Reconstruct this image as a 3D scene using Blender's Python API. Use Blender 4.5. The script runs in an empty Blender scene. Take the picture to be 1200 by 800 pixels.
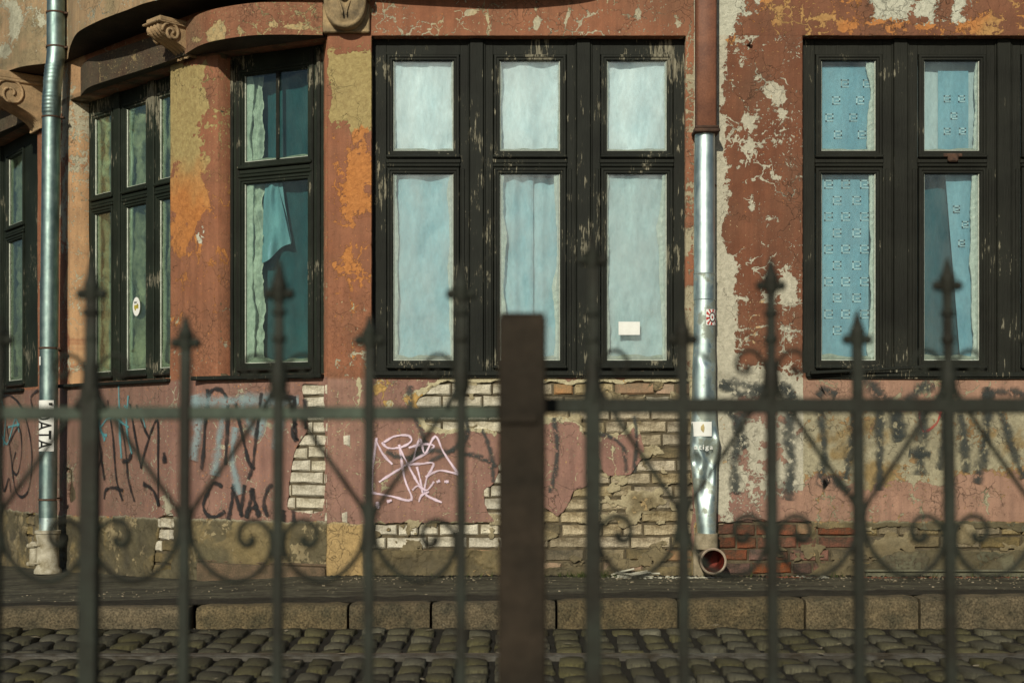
import bpy, bmesh, math, random
import numpy as np
from mathutils import Matrix, Vector

random.seed(7)
SC = bpy.context.scene
COL = SC.collection
R = math.radians

# ------------------------------------------------------------------ camera, sky, sun, exposure
F = 1636.0                      # focal length in photo pixels (1200 wide)
CAM = (0.0, -9.0, 0.88)         # z = 0 is the pavement at the foot of the wall
HX, HY = 600.0, 515.0           # principal column, horizon row
cd = bpy.data.cameras.new('camera')
cam = bpy.data.objects.new('camera', cd)
COL.objects.link(cam)
cam.location = CAM
cam.rotation_euler = (R(90), 0, 0)
cd.sensor_width = 36.0
cd.lens = F / 1200 * 36
cd.shift_y = (HY - 400) / 1200
cd.clip_start = 0.05
cd.clip_end = 2000
cd.dof.use_dof = True
cd.dof.focus_distance = 9.0
cd.dof.aperture_fstop = 3.5
SC.camera = cam

SUN_EL, SUN_AZ = R(26), R(15)   # sun behind the camera, from its left
w = bpy.data.worlds.new('World')
SC.world = w
w.use_nodes = True
nt = w.node_tree
sky = nt.nodes.new('ShaderNodeTexSky')
sky.sky_type = 'NISHITA'
sky.sun_disc = False
sky.sun_elevation = SUN_EL
sky.sun_rotation = R(180) + SUN_AZ
bg = nt.nodes['Background']
nt.links.new(sky.outputs[0], bg.inputs[0])
bg.inputs[1].default_value = 0.05
sd = bpy.data.lights.new('sun', 'SUN')
sd.energy = 3.65
sd.angle = R(0.5)
sd.color = (1.0, 0.925, 0.74)
sun = bpy.data.objects.new('sun', sd)
COL.objects.link(sun)
S = Vector((-math.sin(SUN_AZ) * math.cos(SUN_EL), -math.cos(SUN_AZ) * math.cos(SUN_EL), math.sin(SUN_EL)))
sun.rotation_euler = S.to_track_quat('Z', 'Y').to_euler()
sun.location = (-6, -12, 9)
SC.view_settings.view_transform = 'Standard'
SC.view_settings.look = 'None'
SC.view_settings.exposure = 0.0
SC.view_settings.gamma = 1.0

# ------------------------------------------------------------------ helpers: places
def X_at(px, d): return (px - HX) / F * d
def Z_at(py, d): return CAM[2] - (py - HY) / F * d
def P0(px, py, y=0.0):
    d = 9.0 + y
    return Vector((X_at(px, d), y, Z_at(py, d)))
def plan(px, d): return (X_at(px, d), d - 9.0)
def project(x, y, z):
    d = y + 9.0
    return HX + x / d * F, HY - (z - CAM[2]) / d * F

class Frame:
    """a vertical wall plane: u to the right along it, w into the building, z up"""
    def __init__(s, a, b):
        s.a = Vector((a[0], a[1], 0)); d = Vector((b[0] - a[0], b[1] - a[1], 0)); s.len = d.length
        s.d = d.normalized(); s.n = Vector((-s.d.y, s.d.x, 0))     # inward
        s.ang = math.atan2(s.d.y, s.d.x)
        s.M = Matrix.Translation(s.a) @ Matrix.Rotation(s.ang, 4, 'Z')
    def u(s, px, w=0.0):
        o = s.a + s.n * w
        k = (px - HX) / F
        # camera ray: x = k*(y+9)
        t = (k * (o.y + 9) - o.x) / (s.d.x - k * s.d.y)
        return t
    def z(s, px, py, w=0.0):
        t = s.u(px, w); p = s.a + s.n * w + s.d * t
        return Z_at(py, p.y + 9)

# ------------------------------------------------------------------ helpers: numpy noise
def _hash(ix, iy, seed):
    n = (ix.astype(np.int64) * 374761393 + iy.astype(np.int64) * 668265263 + seed * 974711) & 0x7fffffff
    n = ((n ^ (n >> 13)) * 1274126177) & 0x7fffffff
    return ((n ^ (n >> 16)) & 0xffff) / 65535.0
def vnoise(x, y, seed):
    ix = np.floor(x); iy = np.floor(y); fx = x - ix; fy = y - iy
    fx = fx * fx * (3 - 2 * fx); fy = fy * fy * (3 - 2 * fy)
    a = _hash(ix, iy, seed); b = _hash(ix + 1, iy, seed); c = _hash(ix, iy + 1, seed); d = _hash(ix + 1, iy + 1, seed)
    return (a * (1 - fx) + b * fx) * (1 - fy) + (c * (1 - fx) + d * fx) * fy
def fbm(x, y, s=1.0, seed=0, o=5, gain=0.55):
    t = 0; a = 1; tot = 0
    for k in range(o):
        t = t + a * (vnoise(x * s, y * s, seed + k * 17) - 0.5); tot += a; a *= gain; s *= 2.03
    return t / tot * 2      # about -0.6 .. 0.6
def sst(a, b, x):
    t = np.clip((x - a) / (b - a), 0, 1); return t * t * (3 - 2 * t)
def blob(px, py, cx, cy, rx, ry): return np.exp(-((px - cx) / rx) ** 2 - ((py - cy) / ry) ** 2)
def poly_sdf(px, py, P):
    """signed distance in photo pixels, negative inside"""
    d = np.full(px.shape, 1e18); ins = np.zeros(px.shape, bool)
    n = len(P)
    for i in range(n):
        ax, ay = P[i]; bx, by = P[(i + 1) % n]
        ex, ey = bx - ax, by - ay
        wx, wy = px - ax, py - ay
        t = np.clip((wx * ex + wy * ey) / (ex * ex + ey * ey + 1e-9), 0, 1)
        d = np.minimum(d, (wx - ex * t) ** 2 + (wy - ey * t) ** 2)
        c = ((ay > py) != (by > py)) & (px < (bx - ax) * (py - ay) / (by - ay + 1e-12) + ax)
        ins ^= c
    d = np.sqrt(d)
    return np.where(ins, -d, d)

# ------------------------------------------------------------------ helpers: materials
def newmat(name):
    m = bpy.data.materials.new(name); m.use_nodes = True
    nt = m.node_tree; b = nt.nodes['Principled BSDF']
    return m, nt, b
class N:
    def __init__(s, nt): s.nt = nt
    def new(s, t, **kw):
        n = s.nt.nodes.new(t)
        for k, v in kw.items(): setattr(n, k, v)
        return n
    def link(s, a, b): s.nt.links.new(a, b)
    def put(s, v, sock):
        if hasattr(v, 'links') or hasattr(v, 'is_linked'): s.link(v, sock)
        elif isinstance(v, (tuple, list)) and len(v) == 3 and sock.type == 'RGBA': sock.default_value = (*v, 1)
        else: sock.default_value = v
    def math(s, op, a, b=0.0, c=None, clamp=False):
        n = s.new('ShaderNodeMath', operation=op, use_clamp=clamp)
        s.put(a, n.inputs[0]); s.put(b, n.inputs[1])
        if c is not None: s.put(c, n.inputs[2])
        return n.outputs[0]
    def mix(s, f, a, b, mode='MIX'):
        n = s.new('ShaderNodeMix', data_type='RGBA', blend_type=mode)
        s.put(f, n.inputs[0]); s.put(a, n.inputs[6]); s.put(b, n.inputs[7])
        return n.outputs[2]
    def step(s, x, lo, hi, a=0.0, b=1.0, smooth=False):
        n = s.new('ShaderNodeMapRange')
        if smooth: n.interpolation_type = 'SMOOTHSTEP'
        s.put(x, n.inputs[0]); n.inputs[1].default_value = lo; n.inputs[2].default_value = hi
        n.inputs[3].default_value = a; n.inputs[4].default_value = b
        return n.outputs[0]
    def coords(s, sx=1, sy=1, sz=1, kind='Object'):
        t = s.new('ShaderNodeTexCoord'); m = s.new('ShaderNodeMapping')
        s.link(t.outputs[kind], m.inputs[0]); m.inputs[3].default_value = (sx, sy, sz)
        return m.outputs[0]
    def noise(s, co, scale, detail=4, rough=0.55, dist=0.0):
        n = s.new('ShaderNodeTexNoise'); s.link(co, n.inputs['Vector'])
        n.inputs['Scale'].default_value = scale; n.inputs['Detail'].default_value = detail
        n.inputs['Roughness'].default_value = rough; n.inputs['Distortion'].default_value = dist
        return n.outputs[0]
    def bump(s, h, dist, strength=1.0):
        n = s.new('ShaderNodeBump'); s.link(h, n.inputs['Height'])
        n.inputs['Distance'].default_value = dist; n.inputs['Strength'].default_value = strength
        return n.outputs[0]
    def attr(s, name):
        n = s.new('ShaderNodeAttribute'); n.attribute_name = name; return n.outputs[0]
    def rnd(s):
        return s.new('ShaderNodeObjectInfo').outputs['Random']

def simple(name, c1, c2=None, rough=0.85, scale=12, bump=0.002, metallic=0.0, vary=0.0, fine=0.25, stretch=(1, 1, 1), spec=0.3, lo=0.35, hi=0.65):
    m, nt, b = newmat(name); n = N(nt)
    co = n.coords(*stretch)
    c2 = c2 or tuple(x * 0.6 for x in c1)
    a = n.noise(co, scale, 6, 0.6)
    f = n.step(a, lo, hi)
    c = n.mix(f, c2, c1)
    g = n.noise(co, scale * 9, 5, 0.65)
    c = n.mix(1.0, c, n.mix(n.step(g, 0.3, 0.7), (1 - fine,) * 3, (1 + fine * .6,) * 3), 'MULTIPLY')
    if vary:
        r = n.rnd(); hs = n.new('ShaderNodeHueSaturation')
        hs.inputs['Hue'].default_value = 0.5
        n.link(n.step(r, 0, 1, 1 - vary, 1 + vary), hs.inputs['Value'])
        n.link(n.step(n.math('FRACT', n.math('MULTIPLY', r, 7.3)), 0, 1, 1 - vary * 1.0, 1 + vary * .6), hs.inputs['Saturation'])
        n.link(c, hs.inputs['Color']); c = hs.outputs[0]
    n.link(c, b.inputs['Base Color'])
    b.inputs['Roughness'].default_value = rough; b.inputs['Metallic'].default_value = metallic
    b.inputs['Specular IOR Level'].default_value = spec
    if bump:
        h = n.math('ADD', n.math('MULTIPLY', a, .5), g)
        n.link(n.bump(h, bump), b.inputs['Normal'])
    return m

def wall_material():
    m, nt, b = newmat('weathered_paint_and_plaster'); n = N(nt)
    co = n.coords()
    fld = n.new('ShaderNodeSeparateColor'); n.link(n.attr('fields'), fld.inputs[0])
    pc, bc, mc = n.attr('paint_col'), n.attr('base_col'), n.attr('mid_col')
    n1 = n.noise(co, 30, 10, 0.66, .5); n2 = n.noise(co, 31, 8, 0.6, .6); n3 = n.noise(co, 120, 6, 0.6)
    n4 = n.noise(co, 2.3, 6, .6)
    fp = n.math('ADD', n.math('SUBTRACT', fld.outputs[0], .5), n.math('MULTIPLY', n.math('SUBTRACT', n1, .5), 1.5))
    fm = n.math('ADD', n.math('SUBTRACT', fld.outputs[1], .5), n.math('MULTIPLY', n.math('SUBTRACT', n2, .5), 1.5))
    dist = n.new('ShaderNodeVectorMath', operation='ADD')
    nv = n.new('ShaderNodeTexNoise'); n.link(co, nv.inputs['Vector']); nv.inputs['Scale'].default_value = 6; nv.inputs['Detail'].default_value = 8
    sc = n.new('ShaderNodeVectorMath', operation='SCALE'); n.link(nv.outputs[1], sc.inputs[0]); sc.inputs['Scale'].default_value = .30
    n.link(co, dist.inputs[0]); n.link(sc.outputs[0], dist.inputs[1])
    vor = n.new('ShaderNodeTexVoronoi', feature='DISTANCE_TO_EDGE'); n.link(dist.outputs[0], vor.inputs['Vector']); vor.inputs['Scale'].default_value = 6.4
    vor2 = n.new('ShaderNodeTexVoronoi', feature='DISTANCE_TO_EDGE'); n.link(dist.outputs[0], vor2.inputs['Vector']); vor2.inputs['Scale'].default_value = 17
    # paint lets go first along the cracks
    nc = n.noise(co, 4.1, 5, .6)
    fp = n.math('SUBTRACT', fp, n.math('MULTIPLY', n.math('MULTIPLY', n.step(vor.outputs[0], .0, .05, 1, 0), n.step(nc, .44, .58)), .70))
    fp = n.math('SUBTRACT', fp, n.math('MULTIPLY', n.math('MULTIPLY', n.step(n3, .55, .68), n.step(nc, .52, .62)), .35))
    chip = n.noise(co, 58, 5, .62, .3); where_ = n.noise(co, 3.0, 6, .65)
    fp = n.math('SUBTRACT', fp, n.math('MULTIPLY', n.math('MULTIPLY', n.step(chip, .585, .66), n.step(where_, .44, .56)), 1.1))
    mp = n.step(fp, -.01, .01); mm = n.step(fm, -.012, .012)
    # layer colours with their own mottling
    base = n.mix(1.0, bc, n.mix(n.step(n1, .3, .7), (.70, .70, .66), (1.16, 1.15, 1.12)), 'MULTIPLY')
    base = n.mix(1.0, base, n.mix(n.step(n3, .3, .7), (.80,) * 3, (1.12,) * 3), 'MULTIPLY')
    mid = n.mix(1.0, mc, n.mix(n.step(n2, .3, .7), (.72, .66, .6), (1.15, 1.15, 1.1)), 'MULTIPLY')
    streak = n.noise(n.coords(9, 9, .7), 2.2, 6, .65)
    blot = n.noise(co, 5.5, 8, .62)
    pnt = n.mix(1.0, pc, n.mix(n.step(blot, .32, .68), (.76, .74, .74), (1.13, 1.12, 1.1)), 'MULTIPLY')
    pnt = n.mix(1.0, pnt, n.mix(n.step(streak, .35, .62), (.80, .80, .82), (1.06,) * 3), 'MULTIPLY')
    pnt = n.mix(1.0, pnt, n.mix(n.step(n3, .35, .65), (.9,) * 3, (1.06,) * 3), 'MULTIPLY')
    c = n.mix(mm, base, mid); c = n.mix(mp, c, pnt)
    # darker line along the flaked edge, cracks
    edge = n.math('MULTIPLY', n.step(n.math('ABSOLUTE', n.math('ADD', fp, .022)), .0, .032, 1, 0), .55)
    c = n.mix(edge, c, (.05, .035, .022))
    edge2 = n.math('MULTIPLY', n.math('MULTIPLY', n.step(n.math('ABSOLUTE', n.math('ADD', fm, .02)), .0, .03, 1, 0), .4), n.math('SUBTRACT', 1.0, mp))
    c = n.mix(edge2, c, (.06, .045, .03))
    cr = n.math('MULTIPLY', n.step(vor.outputs[0], .002, .009, 1, 0), n.step(n4, .48, .56))
    cr2 = n.math('MULTIPLY', n.step(vor2.outputs[0], .01, .035, 1, 0), n.step(n4, .57, .62))
    crk = n.math('MAXIMUM', cr, n.math('MULTIPLY', cr2, .7))
    c = n.mix(n.math('MULTIPLY', crk, .5), c, (.04, .028, .02))
    # specks: small chips
    sp = n.noise(co, 70, 3, .5)
    spm = n.math('MULTIPLY', n.step(sp, .68, .70), mp)
    c = n.mix(spm, c, mc)
    gr = n.math('MULTIPLY', fld.outputs[2], n.step(blot, .36, .62))
    c = n.mix(n.math('MULTIPLY', gr, 1.0, clamp=True), c, (.05, .045, .03))
    c = n.mix(n.step(n4, .35, .7, .02, .13), c, (.30, .26, .18))
    n.link(c, b.inputs['Base Color']); b.inputs['Roughness'].default_value = .82
    b.inputs['Specular IOR Level'].default_value = .3
    h = n.math('ADD', n.math('MULTIPLY', mp, 1.2), n.math('MULTIPLY', mm, .5))
    h = n.math('ADD', h, n.math('MULTIPLY', n1, 1.3)); h = n.math('ADD', h, n.math('MULTIPLY', n3, .6)); h = n.math('ADD', h, n.math('MULTIPLY', n.math('MULTIPLY', n1, n.math('SUBTRACT', 1.0, mp)), 1.6))
    h = n.math('SUBTRACT', h, n.math('MULTIPLY', crk, 1.3))
    n.link(n.bump(h, .0034), b.inputs['Normal'])
    return m

def wood_material(name, wear, paint=(.011, .013, .0105), bare=(.19, .18, .135)):
    m, nt, b = newmat(name); n = N(nt)
    co = n.coords(1, 1, .09); cs = n.coords(1, 1, .35); c0 = n.coords()
    g = n.noise(co, 95, 8, .7); g2 = n.noise(n.coords(1, 1, .16), 42, 9, .74); big = n.noise(c0, 2.6, 5, .6)
    f = n.math('ADD', n.math('ADD', n.math('MULTIPLY', g, .5), n.math('MULTIPLY', g2, .6)), n.math('MULTIPLY', n.step(big, .3, .7), .30)); f = n.math('ADD', f, .125)
    chips = n.step(f, .98 - wear, 1.01 - wear)
    pcol = n.mix(n.step(big, .35, .65), tuple(x * .75 for x in paint), tuple(x * 1.5 for x in paint))
    wcol = n.mix(n.step(g, .35, .65), tuple(x * .3 for x in bare), tuple(x * 1.3 for x in bare))
    c = n.mix(chips, pcol, wcol)
    n.link(c, b.inputs['Base Color'])
    n.link(n.step(chips, 0, 1, .62, .9), b.inputs['Roughness'])
    b.inputs['Specular IOR Level'].default_value = .16
    h = n.math('SUBTRACT', n.math('MULTIPLY', g, .8), n.math('MULTIPLY', chips, .5))
    n.link(n.bump(h, .0045), b.inputs['Normal'])
    return m

def glass_material(name, tint=(.85, .93, .92), dust=.10, dustcol=(.5, .55, .5), refl=.9):
    m, nt, b = newmat(name); n = N(nt)
    nt.nodes.remove(b)
    out = nt.nodes['Material Output']
    tr = n.new('ShaderNodeBsdfTransparent'); tr.inputs[0].default_value = (*tint, 1)
    gl = n.new('ShaderNodeBsdfGlossy'); gl.inputs['Roughness'].default_value = .03; gl.inputs[0].default_value = (.9, .96, 1, 1)
    fr = n.new('ShaderNodeFresnel'); fr.inputs[0].default_value = 1.52
    co = n.coords()
    nz = n.noise(co, 3, 3, .5); n.link(n.bump(nz, .004), gl.inputs['Normal'])
    df = n.new('ShaderNodeBsdfDiffuse'); df.inputs[0].default_value = (*dustcol, 1)
    a = n.new('ShaderNodeMixShader'); n.link(n.math('MULTIPLY', fr.outputs[0], refl, clamp=True), a.inputs[0]); n.link(tr.outputs[0], a.inputs[1]); n.link(gl.outputs[0], a.inputs[2])
    dn = n.noise(n.coords(1, 1, .5), 7, 7, .65)
    e = n.new('ShaderNodeMixShader'); n.link(n.step(dn, .35, .75, dust * .35, dust * 2.4), e.inputs[0]); n.link(a.outputs[0], e.inputs[1]); n.link(df.outputs[0], e.inputs[2])
    n.link(e.outputs[0], out.inputs[0])
    return m

def spray_material(name, col, dens=1.0, soft=.35, rough=.6, ero=0.0):
    m, nt, b = newmat(name); n = N(nt)
    out = nt.nodes['Material Output']
    uv = n.new('ShaderNodeTexCoord'); sep = n.new('ShaderNodeSeparateXYZ'); n.link(uv.outputs['UV'], sep.inputs[0])
    v = n.math('ABSOLUTE', n.math('SUBTRACT', sep.outputs[1], .5))
    co = n.coords(); g = n.noise(co, 60, 6, .6); g2 = n.noise(co, 9, 5, .6)
    a = n.step(n.math('ADD', v, n.math('MULTIPLY', n.math('SUBTRACT', g, .5), .22)), .5 - soft, .46, 1, 0, True)
    a = n.math('MULTIPLY', a, n.step(g2, .3, .55, dens * .55, dens))
    if ero: a = n.math('MULTIPLY', a, n.step(n.noise(co, 26, 9, .7), ero, ero + .05))
    b.inputs['Base Color'].default_value = (*col, 1); b.inputs['Roughness'].default_value = rough
    tr = n.new('ShaderNodeBsdfTransparent'); mx = n.new('ShaderNodeMixShader')
    n.link(a, mx.inputs[0]); n.link(tr.outputs[0], mx.inputs[1]); n.link(b.outputs[0], mx.inputs[2]); n.link(mx.outputs[0], out.inputs[0])
    return m

def metal_pipe_material(name, dirty=0.0, ca=(.42, .54, .55), cb=(.62, .74, .74)):
    m, nt, b = newmat(name); n = N(nt)
    co = n.coords(1, 1, .25); c0 = n.coords()
    g = n.noise(co, 30, 6, .6); bl = n.noise(c0, 9, 7, .62)
    c = n.mix(n.step(bl, .35, .65), ca, cb)
    if dirty:
        dm = n.math('MULTIPLY', n.step(bl, .5, .58), dirty)
        c = n.mix(dm, c, (.14, .15, .10))
        n.link(n.step(dm, 0, 1, 1.0, .2), b.inputs['Metallic'])
    else:
        b.inputs['Metallic'].default_value = 1.0
    n.link(c, b.inputs['Base Color'])
    n.link(n.step(g, .3, .7, .38, .60), b.inputs['Roughness'])
    n.link(n.bump(n.noise(c0, 5, 3, .5), .004), b.inputs['Normal'])
    return m

M = {}
M['wall'] = wall_material()
M['mortar'] = simple('lime_mortar', (.13, .105, .065), (.045, .036, .022), scale=14, bump=.004)
M['brick_cream'] = simple('cream_brick', (.46, .385, .25), (.19, .145, .08), scale=11, bump=.009, vary=.28, fine=.5, lo=.38, hi=.56)
M['brick_orange'] = simple('orange_brick', (.36, .21, .115), (.20, .15, .09), scale=14, bump=.005, vary=.25, fine=.3)
M['brick_red'] = simple('red_brick', (.19, .072, .042), (.075, .050, .033), scale=13, bump=.008, vary=.32, fine=.45, lo=.4, hi=.6)
M['brick_white'] = simple('whitewashed_brick', (.60, .56, .45), (.30, .265, .19), scale=10, bump=.007, vary=.14, fine=.35, lo=.36, hi=.54)
M['brick_dirty'] = simple('dirty_yellow_brick', (.27, .21, .11), (.10, .085, .05), scale=12, bump=.008, vary=.3, fine=.4)
M['wood_worn'] = wood_material('worn_black_window_paint', .07)
M['wood_left'] = wood_material('green_black_window_paint', .055, paint=(.012, .017, .012))
M['wood_right'] = wood_material('black_window_paint', .02, paint=(.012, .013, .010))
M['glass'] = glass_material('dusty_window_glass', (.93, .97, .975), .10, (.55, .61, .62))
M['glass_right'] = glass_material('clean_window_glass', (.93, .97, .975), .035, (.45, .52, .52), .7)
M['glass_left'] = glass_material('greenish_window_glass', (.80, .86, .78), .02, (.30, .36, .28), .45)
M['glass_dark'] = glass_material('teal_window_glass', (.86, .93, .90), .015, (.36, .42, .40), .5)
def cloth(name, c, c2, scale=5): return simple(name, c, c2, rough=.9, scale=scale, bump=.004, fine=.14, stretch=(1, 1, .5))
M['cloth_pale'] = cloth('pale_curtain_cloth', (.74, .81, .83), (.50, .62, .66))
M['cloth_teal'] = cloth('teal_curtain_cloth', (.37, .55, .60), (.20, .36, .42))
M['cloth_grey'] = cloth('grey_green_curtain_cloth', (.46, .56, .57), (.31, .41, .43))
M['cloth_blue'] = cloth('blue_printed_cloth', (.20, .38, .45), (.12, .26, .33))
M['teal_backing'] = cloth('dark_teal_backing', (.016, .085, .105), (.007, .045, .06))  # backing added behind panes, carries their dark teal look as colour
M['cloth_print'] = simple('pale_blue_print', (.42, .60, .64), rough=.9, bump=0)
M['cloth_green'] = cloth('crumpled_grey_green_sheet', (.52, .53, .42), (.055, .065, .045), 6)
M['foam_and_lit_edge'] = simple('white_sealant_and_lit_edge', (.62, .66, .58), (.42, .47, .40), scale=30, bump=.006)
M['dustline'] = simple('grey_green_dust', (.33, .36, .28), (.20, .22, .17), scale=30, bump=.003)
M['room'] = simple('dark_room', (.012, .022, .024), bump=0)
M['zinc'] = metal_pipe_material('zinc_pipe'); M['zinc_dark'] = metal_pipe_material('weathered_zinc_pipe', 0, (.17, .25, .25), (.30, .40, .39)); M['zinc_dirty'] = metal_pipe_material('dirty_zinc_pipe', .75)
M['redpipe'] = simple('red_painted_sheet_metal', (.225, .095, .055), (.15, .065, .042), rough=.6, scale=9, bump=.002, fine=.25)
M['rust'] = simple('rusty_brown_metal', (.10, .055, .035), (.05, .03, .022), rough=.8, scale=30)
M['clay'] = simple('cement_coated_pipe', (.36, .31, .22), (.20, .17, .11), scale=20, bump=.004)
M['claylight'] = simple('whitewashed_cast_iron', (.50, .47, .38), (.24, .21, .14), scale=14, bump=.003)
M['claymouth'] = simple('glazed_pipe_rim', (.42, .34, .26), (.25, .2, .15), scale=20, rough=.4)
M['inside_red'] = simple('red_clay_bore', (.25, .03, .015), (.03, .012, .01), scale=14, rough=.5)
M['stone'] = simple('sooty_sandstone', (.42, .31, .17), (.14, .11, .07), scale=9, bump=.005, fine=.25)
M['stone_light'] = simple('tan_sandstone', (.44, .30, .17), (.26, .19, .11), scale=9, bump=.004, fine=.25)
M['soffit_shade'] = simple('shaded_soffit', (.055, .042, .03), (.03, .026, .02), scale=5, bump=.004)  # undersides darkened in colour to deepen their shade
M['sill'] = wood_material('grey_weathered_sill', .05, bare=(.20, .18, .13))
M['iron'] = simple('dark_green_iron_paint', (.028, .033, .026), (.018, .017, .013), rough=.6, scale=14, bump=.001, spec=.15)
M['iron_left'] = simple('weathered_green_iron_paint', (.065, .090, .066), (.020, .026, .020), rough=.55, scale=11, bump=.001, spec=.2)
M['post'] = simple('rusty_brown_iron_post', (.036, .027, .019), (.018, .015, .011), rough=.75, scale=8, bump=.002, spec=.12)
M['asphalt'] = simple('worn_pavement_asphalt', (.135, .128, .088), (.04, .038, .026), scale=5.5, bump=.016, fine=.9, stretch=(.5, 1.6, 1))
M['earth'] = simple('dirt_between_cobbles', (.022, .020, .013), (.012, .011, .008), scale=20, bump=.01)
M['cobble'] = simple('grey_brown_cobblestone', (.15, .138, .075), (.075, .07, .04), scale=14, bump=.008, rough=.65, vary=.38, fine=.35, spec=.3)
M['granite'] = simple('granite_kerb', (.15, .115, .064), (.066, .057, .034), scale=10, bump=.007, vary=.12, fine=.8)
M['steel'] = simple('tram_rail_steel', (.13, .125, .11), (.05, .042, .03), rough=.42, metallic=.5, scale=12, bump=.001)
M['white'] = simple('white_paper', (.78, .80, .78), (.7, .72, .7), bump=0, fine=.05)
M['black'] = simple('black_print', (.012, .014, .014), bump=0, fine=.05)
M['redprint'] = simple('red_print', (.5, .05, .04), bump=0, fine=.05)
M['yellowprint'] = simple('yellow_print', (.40, .34, .05), bump=0, fine=.05)
M['tanprint'] = simple('tan_print', (.55, .45, .22), bump=0, fine=.05)
M['crumb'] = simple('white_plaster_crumbs', (.60, .60, .52), (.35, .33, .26), bump=0, vary=.2)
M['redcrumb'] = simple('red_brick_crumbs', (.26, .09, .05), (.12, .06, .035), bump=0)
M['sp_black'] = spray_material('black_spray_paint', (.012, .012, .014), .93)
M['sp_dim'] = spray_material('faded_black_spray_paint', (.02, .028, .027), .8, .48, .6, .41)
M['sp_teal'] = spray_material('teal_spray_paint', (.09, .33, .38), .8, .45)
M['sp_pale'] = spray_material('pale_blue_spray_paint', (.26, .37, .40), .65, .48, .6, .38)
M['sp_lilac'] = spray_material('pale_lilac_spray_paint', (.70, .56, .68), .97, .34)
M['sp_red'] = spray_material('red_spray_paint', (.4, .05, .04), .8, .4)

# ------------------------------------------------------------------ helpers: meshes
def link(o, parent=None):
    COL.objects.link(o)
    if parent is not None: o.parent = parent
    return o
def tag(o, label=None, cat=None, group=None, kind=None):
    if label: o['label'] = label
    if cat: o['category'] = cat
    if group: o['group'] = group
    if kind: o['kind'] = kind
    return o
def empty(name, loc=(0, 0, 0), parent=None):
    o = bpy.data.objects.new(name, None); o.empty_display_size = .1; o.location = loc
    return link(o, parent)

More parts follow.
